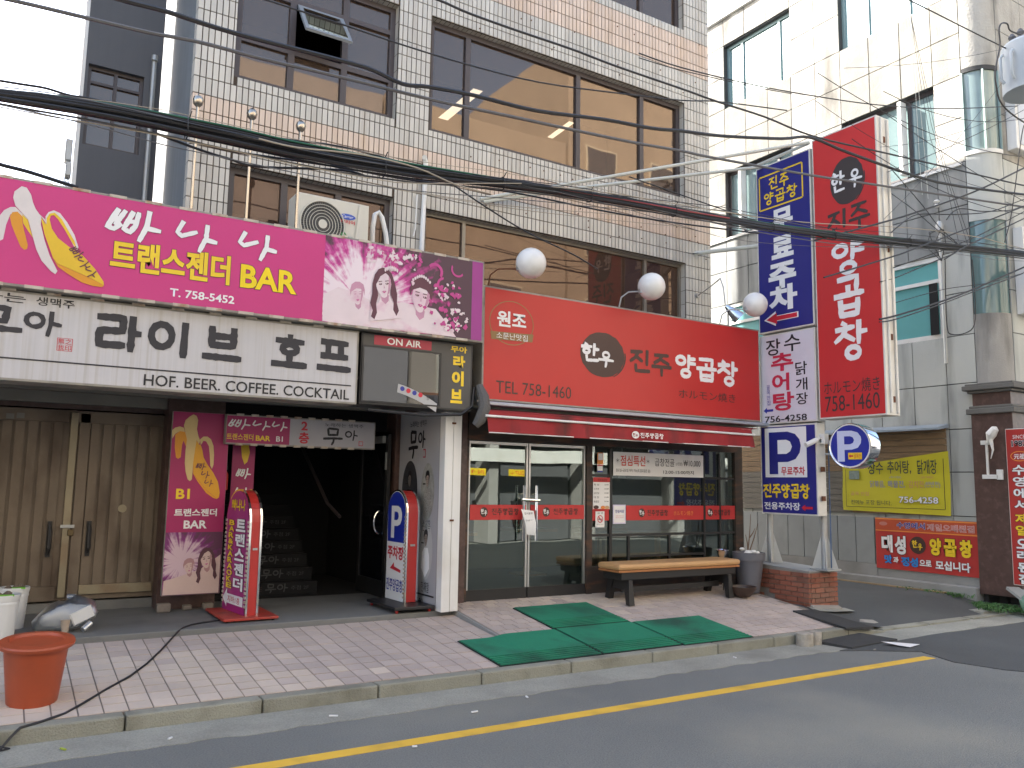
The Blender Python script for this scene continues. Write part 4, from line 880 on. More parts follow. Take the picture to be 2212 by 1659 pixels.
# ================================================================ signs
def signbox(name,label,fr,u0,v0,u1,v1,depth,mface,mside,cat='sign',edge=.02):
    c=fr.p((u0+u1)/2,v0,0); t=thing(name,label,cat,tuple(c))
    slab('box_case',fr,u0,v0,u1,v1,depth,mside,t,bevel=.006)
    rect('face',fr,u0+edge,v0+edge,u1-edge,v1-edge,mface,t,.002)
    return t
def clips(t,fr,u0,u1,vs,m,step=.27,w_=.13):
    o=None; k=0
    for v in vs:
        u=u0+.1
        while u<u1-.15:
            if o is None: o=slab('edge_clip',fr,u,v-.012,u+w_,v+.012,.03,m,t,off=.008); o0=u,v
            else:
                c=o.copy(); col.objects.link(c); c.parent=t; c.location=fr.U*(u-o0[0])+fr.V*(v-o0[1])
            u+=step
m_pink=M('sign_pink',(.55,.035,.19),.4,var=.08,vs=.8,spec=.4); m_rustw=M('rusty_white',(.50,.44,.36),.6,var=.2,vs=12,dirt=(.28,.13,.05),da=.9,ds=9)
m_edge=M('grimy_trim',(.30,.28,.24),.7,var=.2,vs=6,dirt=(.10,.09,.08),da=.6,ds=5)
m_fl=M('banana_flesh',(.66,.60,.58),.5); m_by=M('banana_yellow',(.72,.46,.02),.5); m_bo=M('banana_orange',(.68,.28,.015),.5); m_outl=M('outline_dark',(.12,.03,.05),.5)
F73=FY(7.3)
pk=signbox('pink_bar_sign','long pink bar sign with a peeled banana and brushed white lettering',F73,-1.2,3.055,4.175,3.915,.42,m_pink,m_edge)
clips(pk,F73,-1.1,4.15,(3.905,3.065),m_rustw)
def ban(t,fr,D,pl=True,k=0):
    order=['peelL','peelLo','peelLy','peelR','peelRy','body','bodyshade','flesh'] 
    mats={'flesh':m_fl if k==0 else M('banana_cream',(.62,.46,.20),.5),'body':m_by if k==0 else MC['banana_deep'],'bodyshade':m_bo,'peelL':m_fl if k==0 else MC['banana_cream'],'peelLo':m_bo,'peelLy':m_by,'peelR':m_fl if k==0 else MC['banana_cream'],'peelRy':m_by}
    for i,n_ in enumerate(order):
        if n_ in D: poly('banana_print',fr,D[n_],mats[n_],t,.004+i*.0007)
M('banana_cream',(.62,.46,.20),.5); M('banana_deep',(.66,.32,.015),.5)
ban(pk,F73,BANBIG)
brush(pk,'빠나나',F73,[(.62,3.56,.99,3.82),(1.15,3.55,1.46,3.80),(1.67,3.56,1.98,3.80)],m_wh,.16,.008,outline=(m_outl,.012))
text(pk,'트랜스젠더',F73,(.66,3.29,1.61,3.55),m_yl,.007,bold=.035,outline=(m_outl,.02))
text(pk,'BAR',F73,(1.70,3.29,2.21,3.50),M('bright_yellow',(.85,.62,.0),.5),.007,bold=.03,outline=(m_outl,.02))
text(pk,'T. 758-5452',F73,(1.13,3.13,1.66,3.20),m_wh,.006,bold=.02)
brush(pk,'빠나나',Fr(F73.p(.40,3.37),(.8,0,-.6),(.6,0,.8)),[(-.05,-.02,.05,.06),(.04,-.05,.13,.03),(.13,-.07,.22,.01)],m_outl,.12,.012)
# photograph half of the sign
def poster_mat(name,cx_,cz,rad,dark,mid,pale):
    m=bpy.data.materials.new(name); m.use_nodes=True; n=m.node_tree; N=n.nodes; L=n.links; bb=N['Principled BSDF']; bb.inputs['Roughness'].default_value=.45
    g=N.new('ShaderNodeNewGeometry'); sx=N.new('ShaderNodeSeparateXYZ'); L.new(g.outputs['Position'],sx.inputs[0])
    def mt(op,a,b_=None,c=None):
        t=N.new('ShaderNodeMath'); t.operation=op
        for i,v in enumerate((a,b_,c)):
            if v is None: continue
            if isinstance(v,(int,float)): t.inputs[i].default_value=v
            else: L.new(v,t.inputs[i])
        return t.outputs[0]
    dx=mt('SUBTRACT',sx.outputs[0],cx_); dz=mt('SUBTRACT',sx.outputs[2],cz)
    d=mt('SQRT',mt('ADD',mt('MULTIPLY',dx,dx),mt('MULTIPLY',dz,dz))); an=mt('ARCTAN2',dz,dx)
    cb_=N.new('ShaderNodeCombineXYZ'); L.new(mt('MULTIPLY',an,3.5),cb_.inputs[0]); L.new(mt('MULTIPLY',d,.6),cb_.inputs[1])
    t1=N.new('ShaderNodeTexNoise'); t1.inputs['Scale'].default_value=2.2; t1.inputs['Detail'].default_value=3; L.new(cb_.outputs[0],t1.inputs['Vector'])
    t2=N.new('ShaderNodeTexNoise'); t2.inputs['Scale'].default_value=16; t2.inputs['Detail'].default_value=5; L.new(g.outputs['Position'],t2.inputs['Vector'])
    v=mt('ADD',mt('DIVIDE',d,rad),mt('ADD',mt('MULTIPLY_ADD',t1.outputs['Fac'],1.5,-.75),mt('MULTIPLY_ADD',t2.outputs['Fac'],.7,-.35)))
    rp=N.new('ShaderNodeValToRGB'); e=rp.color_ramp.elements; e[0].position=.42; e[0].color=(*pale,1); e[1].position=1.15; e[1].color=(*dark,1)
    k=e.new(.74); k.color=(*mid,1)
    L.new(v,rp.inputs[0]); L.new(rp.outputs[0],bb.inputs['Base Color']); MC[name]=m; return m
mp=poster_mat('show_poster',2.85,3.28,.80,(.07,.025,.045),(.52,.03,.26),(.78,.66,.70))
rect('photo_panel',F73,2.455,3.075,4.03,3.897,mp,pk,.004)
rect('purple_edge',F73,4.03,3.075,4.155,3.897,M('sign_purple',(.30,.02,.22),.4),pk,.0045)
m_hair=M('print_hair',(.11,.03,.05),.5); m_skin=M('print_skin',(.72,.60,.62),.5,var=.05,vs=6,dirt=(.55,.16,.34),da=.5,ds=5); m_mag=M('print_magenta',(.50,.05,.24),.5)
def head(t,fr,u,v,rx,ry,hair,skin,shade,lip,off,long=1,tilt=0,sh=1.6,vmin=-9):
    """printed portrait: hair, neck and shoulders, shaded face and features"""
    k=[off]
    def P(pts,m):
        c,s=math.cos(R(tilt)),math.sin(R(tilt)); k[0]+=.0004
        poly('portrait_print',fr,[(u+(x*c-y*s)*rx,max(vmin,v+(x*s+y*c)*ry)) for x,y in pts],m,t,k[0])
    def E(x,y,a,b,m,n=20): P([(x+a*math.cos(2*math.pi*i/n),y+b*math.sin(2*math.pi*i/n)) for i in range(n)],m)
    if sh: P([(-.5,-.9),(.5,-.9),(.7,-1.3),(sh*1.3,-1.75),(sh*1.5,-2.7),(-sh*1.5,-2.7),(-sh*1.3,-1.75),(-.7,-1.3)],skin)
    if sh: P([(-.45,-.8),(.55,-.8),(.5,-1.25),(.1,-1.5),(-.35,-1.2)],shade)
    # hair mass behind the face with wavy ends
    if long:
        L_=[(-1.0,.9),(-1.35,.2),(-1.45,-.6),(-1.75,-1.3),(-1.5,-1.9),(-1.75,-2.35),(-1.35,-2.6),(-1.0,-2.1),(-1.05,-1.4),(-.75,-.8),(-.8,0),(-.6,.7),(0,1.0),(.6,.75),(.85,0),(.8,-.8),(1.1,-1.4),(1.0,-2.0),(1.35,-2.5),(1.7,-2.1),(1.5,-1.5),(1.6,-.8),(1.35,.2),(1.05,.9),(.5,1.3),(0,1.4),(-.5,1.3)]
        P(L_,hair)
    else: P([(-1.12,-.1),(-1.2,.5),(-.9,1.1),(-.3,1.35),(.4,1.33),(1.0,1.05),(1.2,.5),(1.12,-.1),(.9,.5),(0,.8),(-.9,.5)],hair)
    P([(.92*math.cos(2*math.pi*i/24)*(1 if math.sin(2*math.pi*i/24)>0 else 1-.22*abs(math.sin(2*math.pi*i/24))),1.0*math.sin(2*math.pi*i/24)) for i in range(24)],skin)
    P([(.30,-.95),(.62,-.62),(.86,-.1),(.90,.4),(.66,.72),(.62,.2),(.50,-.35)],shade)
    if not long: P([(-.95,.35),(-.8,.95),(0,1.15),(.8,.95),(.95,.35),(.5,.62),(-.2,.66)],hair)
    else: P([(-.95,.1),(-.85,.85),(-.1,1.08),(.3,.95),(-.35,.72),(-.72,.3)],hair)
    for s in (-1,1):
        E(s*.40,.10,.20,.075,hair,12); E(s*.40-.04,.12,.05,.05,skin,8)
        P([(s*.40-.24,.27),(s*.40+.24,.30),(s*.40+.2,.35),(s*.40-.2,.34)],hair)
    P([(.0,.05),(.10,-.24),(-.08,-.25),(-.02,-.2)],shade)
    P([(-.27,-.50),(-.1,-.44),(0,-.46),(.1,-.44),(.27,-.50),(0,-.64)],lip); P([(-.2,-.505),(.2,-.505),(0,-.54)],skin)

m_shade=M('print_shade',(.52,.26,.36),.5)
poly('pale_glow',F73,[(2.46,3.33),(2.60,3.42),(2.80,3.38),(3.02,3.30),(3.25,3.36),(3.62,3.34),(3.74,3.22),(3.86,3.08),(2.46,3.08)],m_skin,pk,.0052)
head(pk,F73,2.79,3.37,.062,.095,MC['print_shade'],m_skin,m_shade,m_mag,.0055,long=0,tilt=6,sh=1.3,vmin=3.09)
head(pk,F73,3.45,3.43,.105,.15,m_hair,m_skin,m_shade,m_mag,.009,long=0,tilt=-6,sh=1.8,vmin=3.085)
head(pk,F73,3.05,3.50,.085,.125,m_hair,m_skin,m_shade,m_mag,.0125,long=1,tilt=8,sh=1.3,vmin=3.095)
for i in range(9): ell('tiara_print',F73,3.36+i*.023,3.60+.05*math.sin(i*.39),.012,.016,m_skin,pk,.0135)
for i in range(8): ell('tiara_print',F73,3.06+i*.018,3.655+.03*math.sin(i*.4),.009,.020,m_skin,pk,.017)
for (cu,cv,r0,r1,a0,a1) in ((3.22,3.73,.07,.10,20,220),(3.60,3.72,.06,.09,-40,150),(3.70,3.60,.05,.075,90,300),(3.12,3.76,.04,.06,0,200),(3.86,3.78,.06,.08,150,330)):
    pts=[(cu+r1*math.cos(R(a)),cv+r1*math.sin(R(a))) for a in range(a0,a1,12)]+[(cu+r0*math.cos(R(a)),cv+r0*math.sin(R(a))) for a in range(a1,a0,-12)]
    poly('plume_print',F73,[(a,min(b,3.88)) for a,b in pts],m_mag,pk,.0085+r0*.002)
rr=random.Random(11)
for (cx_,cz,sd,n) in ((3.15,3.80,.10,34),(3.72,3.48,.12,40),(3.85,3.22,.10,40),(3.40,3.83,.09,16),(2.95,3.78,.07,10)):
    for _ in range(n):
        u,v=rr.gauss(cx_,sd),rr.gauss(cz,sd*.7); r=rr.uniform(.012,.035)
        if not(2.5<u<3.99 and 3.11<v<3.86): continue
        a0=rr.uniform(0,6); P_=[(u+r*rr.uniform(.4,1.2)*math.cos(a0+2*math.pi*k/9),v+r*rr.uniform(.4,1.2)*math.sin(a0+2*math.pi*k/9)) for k in range(9)]
        poly('flower_print',F73,P_,m_mag if rr.random()<.6 else m_skin,pk,.0095+.0001*_)
# white beer hall sign
F74=FY(7.4)
m_wsign=M('white_sign_face',(.50,.49,.50),.5,var=.04,vs=.8,streak=.06,stretch=(30,3,.5),dirt=(.36,.33,.28),da=.5,ds=1.2)
ws=signbox('white_beer_sign','long off-white beer hall sign with heavy black block lettering',F74,-1.2,2.335,2.865,3.045,.3,m_wsign,m_edge)
text(ws,'노래하는',F74,(-.52,2.945,.10,3.02),m_bk,.006,bold=.012)
text(ws,'생맥주',F74,(.17,2.945,.44,3.015),m_bk,.006,bold=.012)
brush(ws,'무아',F74,[(-.32,2.62,.085,2.90),(.105,2.70,.35,2.90)],M('ink',(.016,.016,.024),.5),.17,.006,rough=.2)
for ch,bx in (('라',(.60,2.65,.93,2.93)),('이',(1.0,2.64,1.33,2.925)),('브',(1.45,2.645,1.76,2.93)),('호',(2.04,2.64,2.36,2.92)),('프',(2.47,2.64,2.78,2.92))):
    brush(ws,ch,F74,[bx],MC['ink'],.215,.006,rough=.12)
slab('rule',F74,-1.15,2.503,2.80,2.515,.001,MC['ink'],ws,off=.006)
text(ws,'HOF. BEER. COFFEE. COCKTAIL',F74,(.99,2.372,2.785,2.468),m_bk,.006,bold=.012)
for i,(u,v,ch) in enumerate(((.345,2.655,'無'),(.345,2.605,'我'),(.395,2.605,'印'),(.395,2.655,'之'))):
    text(ws,ch,F74,(u,v,u+.044,v+.044),m_rdp,.006)
for bx in ((.338,2.60,.342,2.703),(.443,2.60,.447,2.703),(.342,2.60,.443,2.603),(.342,2.70,.443,2.703)): rect('seal_border',F74,*bx,m_rdp,ws,.006)
clips(ws,F74,-1.1,2.8,(3.05,),m_rustw,.31,.10)
# ON AIR box
m_dkb=M('dark_box',(.07,.066,.062),.5,var=.08)
oa=signbox('on_air_box','dark display box with a red ON AIR strip and yellow lettering under the pink sign',FY(7.42),2.895,2.345,4.125,3.045,.33,m_dkb,m_black)
Fo=FY(7.42)
rect('red_strip',Fo,3.025,2.935,3.645,3.028,M('strip_red',(.38,.02,.045),.4),oa,.006)
text(oa,'ON AIR',Fo,(3.16,2.948,3.53,3.017),m_wh,.009,bold=.02)
b=MB(); 
for a,c,e,f in ((2.905,2.925,2.37,2.92),(3.735,3.755,2.37,2.92),(2.925,3.735,2.37,2.385),(2.925,3.735,2.905,2.92)): b.box((a,7.402,e),(c,7.415,f))
b.build('glass_frame',m_black,oa)
MB().poly([(2.925,7.408,2.385),(3.735,7.408,2.385),(3.735,7.408,2.905),(2.925,7.408,2.905)]).build('pane',glass('box_glass',(.6,.62,.65),.06,.55,0,(.05,.052,.056)),oa)
# curved printed strip inside the display
b=MB(); vs=[]
for i in range(9):
    q=i/8; u=3.28+.43*q; v=2.53-.09*q-.08*q*q; vs+=[Fo.p(u,v-.045,.014),Fo.p(u+.01,v+.04,.014)]
b.add(vs,[(2*i,2*i+2,2*i+3,2*i+1) for i in range(8)]); b.build('printed_strip',M('strip_grey',(.42,.42,.42),.5),oa)
for i,c in enumerate((m_bl,m_rdp,m_bl,m_rdp)): ell('strip_dot',Fo,3.335+i*.066,2.524-i*.016,.024,.024,c,oa,.016)
text(oa,'생맥주',Fo,(3.60,2.43,3.69,2.475),m_bk,.016)
text(oa,'무아',Fo,(3.865,2.945,4.055,3.012),m_yl,.006,bold=.03)
for i,(ch,z0_,z1_) in enumerate((('라',2.785,2.915),('이',2.60,2.755),('브',2.42,2.565))): text(oa,ch,Fo,(3.895-.01*i,z0_,4.035-.012*i,z1_),m_yl,.006,bold=.05)
# red restaurant sign
F75=FY(7.5)
rs=signbox('red_restaurant_sign','wide red restaurant sign with a brown ink disc and white brushed letters',F75,4.285,2.485,8.555,3.725,.36,m_red,m_edge)
ell('badge_ring',F75,4.645,3.35,.285,.245,M('badge_gold',(.26,.15,.05),.5),rs,.004,ring=.01,n=40)
brush_o=None
text(rs,'원조',F75,(4.455,3.30,4.83,3.475),m_wh,.007,bold=.03)
poly('badge_ribbon',F75,[(4.375,3.235),(4.93,3.255),(4.915,3.165),(4.39,3.15)],MC['badge_gold'],rs,.006)
text(rs,'소문난맛집',F75,(4.45,3.165,4.85,3.235),m_wh,.009)
def inkdisc(t,fr,cu,cv,ru,rv,m,off=.004):
    q=random.Random(9); n=40; pts=[]
    for k in range(n):
        a=2*math.pi*k/n; e=1+q.uniform(-.018,.018); pts.append((cu+ru*e*math.cos(a),cv+rv*e*math.sin(a)))
    poly('ink_disc',fr,pts,m,t,off)
    out=[(cu+ru*1.07*math.cos(a),cv+rv*1.07*math.sin(a)) for a in [R(x) for x in range(-62,18,8)]]
    inn=[(cu+ru*(1.02-.02*math.sin(R((x+62)*2.2)))*math.cos(R(x)),cv+rv*(1.02)*math.sin(R(x))) for x in range(10,-63,-8)]
    poly('ink_swash',fr,out+inn,m,t,off)
inkdisc(rs,F75,5.90,3.125,.325,.265,m_brown)
brush(rs,'한우',F75,[(5.575,3.03,5.86,3.24),(5.83,2.985,6.06,3.17)],m_wh,.18,.008)
brush(rs,'진주',F75,[(6.305,2.97,6.63,3.24),(6.65,2.955,6.965,3.22)],m_brown,.17,.006)
brush(rs,'양곱창',F75,[(7.03,2.97,7.385,3.25),(7.395,2.955,7.74,3.235),(7.755,2.93,8.12,3.235)],m_wh,.175,.006)
text(rs,'TEL 758-1460',F75,(4.46,2.575,5.45,2.71),m_brown,.006)
text(rs,'ホルモン燒き',F75,(7.09,2.705,8.08,2.82),m_brown,.006)
box('rusty_channel',(4.25,7.52,2.43),(8.6,7.85,2.484),m_edge,rs)
# awning
aw=thing('red_awning','retractable red awning with a soot-stained white-lettered valance over the shop front','awning',(6.2,7.6,2.2))
m_awn=M('awning_red',(.29,.02,.024),.8,var=.1,vs=1.5,dirt=(.07,.02,.018),da=.85,ds=1.5,stretch=(2.2,2.2,.7))
box('awning_case',(4.25,7.42,2.43),(8.66,7.56,2.47),M('pale_blue_case',(.36,.39,.44),.4,metal=.3),aw,bevel=.01)
b=MB(); b.hexa([(4.22,7.28,2.352),(8.10,7.28,2.352),(8.60,7.60,2.40),(4.30,7.60,2.40)],[(4.22,7.28,2.36),(8.10,7.28,2.36),(8.60,7.60,2.408),(4.30,7.60,2.408)]); b.build('awning_fabric',m_awn,aw)
n=60; vs=[]
for i in range(n+1):
    x=4.225+i*(8.12-4.225)/n; w1=.012*math.sin(x*9)+.006*math.sin(x*23)
    vs+=[(x,7.277,2.35),(x+.015,7.272+w1,2.24),(x+.03,7.268+w1*1.8,2.13-.008*math.sin(x*5))]
MB().add(vs,[(3*i+j,3*i+3+j,3*i+4+j,3*i+1+j) for i in range(n) for j in (0,1)]).build('valance',m_awn,aw,smooth=True)
tube('front_bar',[(4.2,7.255,2.30),(8.16,7.255,2.285)],.013,m_white,aw); tube('hem',[(4.255,7.268,2.132),(8.15,7.268,2.128)],.006,m_white,aw,n=5)
for x,y in ((4.33,7.35),(8.2,7.35)): tube('folding_arm',[(x,7.60,2.32),(x+.1,7.44,2.30),(x-.05,7.29,2.275)],.014,m_alu,aw)
Fv=FY(7.245)
ell('logo_disc',Fv,6.18,2.195,.055,.042,m_wh,aw,.002); brush(aw,'한우',Fv,[(6.135,2.175,6.18,2.215),(6.175,2.17,6.215,2.205)],m_awn,.14,.004)
brush(aw,'진주양곱창',Fv,cells(6.25,2.165,6.60,2.222,5),m_wh,.15,.003)
# vertical signs on the poles
FB=FX(8.62)
m_navy=M('sign_navy',(.02,.022,.19),.4,var=.05); m_side=M('cream_sign_side',(.62,.60,.55),.5,var=.05,dirt=(.4,.33,.25),da=.4,ds=3)
bs=signbox('blue_parking_sign','tall navy upright sign with white letters and a red arrow, highest on its pole',FB,-7.555,3.675,-6.66,6.0,.16,m_navy,m_side)
for bx in ((-7.49,5.84,-6.79,5.86),(-7.49,5.37,-6.79,5.39)): rect('gold_frame',FB,*bx,m_yl,bs,.005)
for bx in ((-7.505,5.385,-7.485,5.845),(-6.795,5.385,-6.775,5.845)): rect('gold_frame',FB,*bx,m_yl,bs,.005)
brush(bs,'진주',FB,[(-7.33,5.63,-7.18,5.80),(-7.15,5.62,-7.0,5.80)],m_yl,.13,.006)
brush(bs,'양곱창',FB,cells(-7.42,5.43,-6.87,5.60,3),m_yl,.13,.006)
for ch,z0_,z1_,a,c in (('무',5.02,5.33,-7.30,-6.95),('료',4.65,4.95,-7.31,-6.95),('주',4.24,4.59,-7.37,-6.92),('차',3.94,4.28,-7.37,-6.91)): text(bs,ch,FB,(a,z0_,c,z1_),m_wh,.006,bold=.05)
def arrow(t,fr,u0,u1,v,h,m,off,head=.35):
    L_=u1-u0; poly('arrow',fr,[(u0,v),(u0+L_*head,v+h),(u0+L_*head,v+h*.38),(u1,v+h*.38),(u1,v-h*.38),(u0+L_*head,v-h*.38),(u0+L_*head,v-h)],m,t,off)
arrow(bs,FB,-7.46,-6.90,3.85,.10,m_wh,.005); arrow(bs,FB,-7.42,-6.92,3.85,.075,m_rdp,.007)
wv_=signbox('white_soup_sign','white upright sign with red and black brush letters between the two blue signs',FB,-7.555,2.455,-6.66,3.645,.16,M('violet_white',(.60,.58,.64),.45),m_side)
text(wv_,'장',FB,(-7.44,3.36,-7.20,3.58),m_bk,.006,bold=.01); text(wv_,'수',FB,(-7.14,3.38,-6.88,3.60),m_bk,.006,bold=.01)
m_crim=M('print_crimson',(.50,.02,.06),.5)
for ch,z0_,z1_,a,c in (('추',3.14,3.38,-7.36,-7.0),('어',2.88,3.11,-7.35,-7.07),('탕',2.62,2.86,-7.34,-7.0)): text(wv_,ch,FB,(a,z0_,c,z1_),m_crim,.006,bold=.03)
for ch,z0_,z1_ in (('닭',3.06,3.23),('개',2.86,3.02),('장',2.68,2.83)): text(wv_,ch,FB,(-6.97,z0_,-6.79,z1_),m_bk,.006,bold=.01)
vtext(wv_,'골목안집',FB,(-7.44,2.70,-7.385,2.98),m_bl,off=.006)
arrow(wv_,FB,-7.50,-7.34,2.635,.04,m_bl,.006)
text(wv_,'756-4258',FB,(-7.48,2.475,-6.81,2.56),m_bk,.006,bold=.015)
pb=signbox('blue_p_sign','navy parking sign with a big P, lowest of the three on its pole',FB,-7.57,1.285,-6.68,2.435,.16,m_navy,m_side)
rect('white_field',FB,-7.49,1.76,-6.83,2.40,m_wh,pb,.005)
poly('letter_p',FB,[(-7.42,1.80),(-7.42,2.345),(-7.12,2.345),(-7.0,2.31),(-6.935,2.24),(-6.915,2.16),(-6.935,2.07),(-7.0,1.99),(-7.12,1.955),(-7.28,1.955),(-7.28,1.80)],m_navy,pb,.007)
poly('letter_counter',FB,[(-7.28,2.06),(-7.28,2.24),(-7.14,2.24),(-7.08,2.215),(-7.05,2.15),(-7.08,2.09),(-7.14,2.06)],m_wh,pb,.009)
text(pb,'무료주차',FB,(-7.23,1.785,-6.86,1.895),m_rdp,.009,bold=.02)
brush(pb,'진주양곱창',FB,cells(-7.53,1.50,-6.80,1.67,5,.06),m_yl,.15,.007)
text(pb,'전용주차장',FB,(-7.52,1.345,-6.95,1.44),m_wh,.006,bold=.02); arrow(pb,FB,-6.93,-6.76,1.38,.04,m_rdp,.007)
for t,z0_,z1_ in ((bs,3.7,5.95),(wv_,2.5,3.6),(pb,1.35,2.4)):
    z=z0_+.12; 
    while z<z1_: box('hinge',(8.66,6.645,z),(8.72,6.665,z+.06),m_rust if 'm_rust' in globals() else MC['rust'],t); z+=.36
FR=FX(8.60)
rv=signbox('red_vertical_sign','tall red upright sign with an ink disc, jutting over the kerb on a pole',FR,-6.615,2.47,-5.695,6.075,.25,M('sign_red_deep',(.52,.030,.032),.4,var=.05,vs=1),m_side)
inkdisc(rv,FR,-6.115,5.385,.235,.30,M('ink_charcoal',(.045,.035,.035),.5))
brush(rv,'한우',FR,[(-6.35,5.27,-6.13,5.53),(-6.10,5.27,-5.90,5.50)],m_wh,.13,.008)
brush(rv,'진주',FR,[(-6.41,4.70,-6.12,5.04),(-6.10,4.74,-5.82,5.06)],MC['ink_charcoal'],.13,.006)
brush(rv,'양곱창'[0],FR,[(-6.37,4.22,-5.90,4.63)],m_wh,.15,.006)
brush(rv,'곱',FR,[(-6.34,3.70,-5.94,4.18)],m_wh,.15,.006)
brush(rv,'창',FR,[(-6.36,3.17,-5.92,3.62)],m_wh,.15,.006)
text(rv,'ホルモン燒き',FR,(-6.53,2.765,-5.77,2.93),MC['ink_charcoal'],.006)
text(rv,'758-1460',FR,(-6.52,2.555,-5.78,2.745),MC['ink_charcoal'],.006)
for z in (5.75,4.4,3.35,2.62): box('hinge',(8.70,5.675,z),(8.74,5.69,z+.07),MC['rust'],rv)
box('side_rib',(8.66,5.672,2.5),(8.69,5.69,6.05),m_side,rv); box('side_rib',(8.78,5.672,2.5),(8.81,5.69,6.05),m_side,rv)
# round parking light box
rp_=thing('round_parking_sign','round blue P light box with a chromed rim on the pole','sign',(8.75,6.27,2.14))
Fq=Fr((8.70,6.27,2.14),(.10,-.995,0),(0,0,1))
vs=[]; n=36
b=MB()
for o_,r_ in ((.0,.262),(.004,.270),(-.02,.275),(-.20,.275),(-.205,.262)):
    vs+=[Fq.p(r_*math.cos(2*math.pi*k/n),r_*math.sin(2*math.pi*k/n),o_) for k in range(n)]
b.add(vs,[(i*n+k,i*n+(k+1)%n,(i+1)*n+(k+1)%n,(i+1)*n+k) for i in range(4) for k in range(n)]+[tuple(range(4*n,5*n))]); b.build('rim',m_chrome,rp_,smooth=True)
ell('white_ring',Fq,0,0,.262,.262,m_wh,rp_,.002,n=40); ell('face',Fq,0,0,.247,.247,M('round_blue',(.015,.03,.30),.35),rp_,.004,n=40)
def bigP(t,fr,u0,v0,w_,h_,m,mb,off):
    q=lambda x,y:(u0+x*w_,v0+y*h_)
    poly('letter_p',fr,[q(0,0),q(0,1),q(.6,1),q(.85,.94),q(.98,.80),q(1,.70),q(.98,.58),q(.85,.44),q(.6,.38),q(.3,.38),q(.3,0)],m,t,off)
    poly('letter_counter',fr,[q(.3,.56),q(.3,.82),q(.55,.82),q(.66,.78),q(.71,.69),q(.66,.60),q(.55,.56)],mb,t,off+.002)
bigP(rp_,Fq,-.16,-.19,.31,.37,M('print_bluewhite',(.55,.60,.80),.4),MC['round_blue'],.006)
rect('yellow_plate',Fq,-.02,-.165,.155,-.085,m_yl,rp_,.010); text(rp_,'골목안',Fq,(.055,-.155,.145,-.095),m_rdp,.012); arrow(rp_,Fq,-.01,.045,-.125,.025,m_rdp,.012)
tube('bracket_arm',[(8.75,6.66,2.20),(8.80,6.50,2.22)],.012,m_steel,rp_); tube('bracket_arm',[(8.75,6.66,2.05),(8.80,6.50,2.04)],.012,m_steel,rp_)
# banners on the concrete building
F9=FX(11.945)
yb=thing('yellow_banner','yellow cloth banner with green-black menu lettering on the timber siding','banner',(11.94,7.85,1.25))
m_ylb=M('banner_yellow',(.56,.50,.02),.7,var=.05,vs=3)
b=MB(); nx,nz=16,8; vs=[F9.p(-8.76+i*(8.76-6.94)/nx,(1.29-.03*(i/nx))+j*((.70+.25*(i/nx)))/nz,.012+.012*math.sin(i*.9+j*.7)) for j in range(nz+1) for i in range(nx+1)]
b.add(vs,[(j*(nx+1)+i,j*(nx+1)+i+1,(j+1)*(nx+1)+i+1,(j+1)*(nx+1)+i) for j in range(nz) for i in range(nx)]); b.build('cloth',m_ylb,yb,smooth=True)
for bx in ((-8.68,1.345,-7.02,1.352),(-7.022,1.352,-7.012,2.10),(-8.69,1.345,-8.682,1.95)): rect('border_line',F9,*bx,m_bk,yb,.03)
m_dkg=M('print_dkgreen',(.03,.05,.04),.5); m_lil=M('print_lilac',(.22,.22,.42),.5); m_pnk=M('print_salmon',(.52,.22,.14),.5)
text(yb,'장수',F9,(-8.27,1.87,-8.0,2.07),m_dkg,.030,bold=.01); text(yb,'추어탕,',F9,(-7.93,1.87,-7.53,2.08),m_dkg,.030,bold=.01); text(yb,'닭개장',F9,(-7.43,1.87,-7.12,2.09),m_dkg,.030,bold=.01)
text(yb,'(추어탕)',F9,(-7.90,1.80,-7.70,1.84),m_lil,.030); text(yb,'(닭개장)',F9,(-7.38,1.80,-7.18,1.84),m_pnk,.030)
text(yb,'닭볶음,',F9,(-8.24,1.66,-7.98,1.77),m_lil,.030); text(yb,'해물전,',F9,(-7.93,1.66,-7.64,1.77),M('print_blu2',(.08,.12,.45),.5),.030); text(yb,'김치전',F9,(-7.58,1.66,-7.34,1.77),m_pnk,.030); text(yb,'(반반전)',F9,(-7.32,1.66,-7.08,1.76),m_lil,.030)
text(yb,'골목 안집',F9,(-8.60,1.53,-8.27,1.59),m_pnk,.030); text(yb,'전메뉴 포장 됩니다.',F9,(-8.60,1.385,-7.88,1.46),m_dkg,.030); text(yb,'756-4258',F9,(-7.75,1.43,-7.12,1.53),m_wh,.030,bold=.02,outline=(m_bk,.03))
rect('well_picture',F9,-8.62,1.79,-8.43,1.93,M('picture_grey',(.20,.25,.22),.6,var=.3,vs=30),yb,.03)
rb=signbox('red_banner_board','red signboard with yellow and blue letters low on the grey building',F9,-8.20,.40,-6.56,1.195,.02,M('board_red',(.44,.035,.03),.45,var=.04),m_edge,edge=.006)
rect('orange_strip',F9,-8.19,1.165,-6.57,1.185,m_ora,rb,.006); rect('orange_strip',F9,-8.19,.985,-6.57,1.002,m_ora,rb,.006)
rect('orange_field',F9,-8.19,1.004,-6.57,1.163,M('board_orange',(.50,.08,.03),.45),rb,.005)
text(rb,'수영에서',F9,(-7.82,1.04,-7.36,1.135),m_bl,.010,bold=.02,outline=(m_wh,.03)); text(rb,'제일오래된집',F9,(-7.33,1.03,-6.62,1.13),M('faded_pink',(.55,.22,.20),.5),.010,bold=.02,outline=(m_wh,.02))
ell('badge',F9,-8.05,1.10,.07,.03,M('badge_pink',(.55,.2,.16),.5),rb,.008)
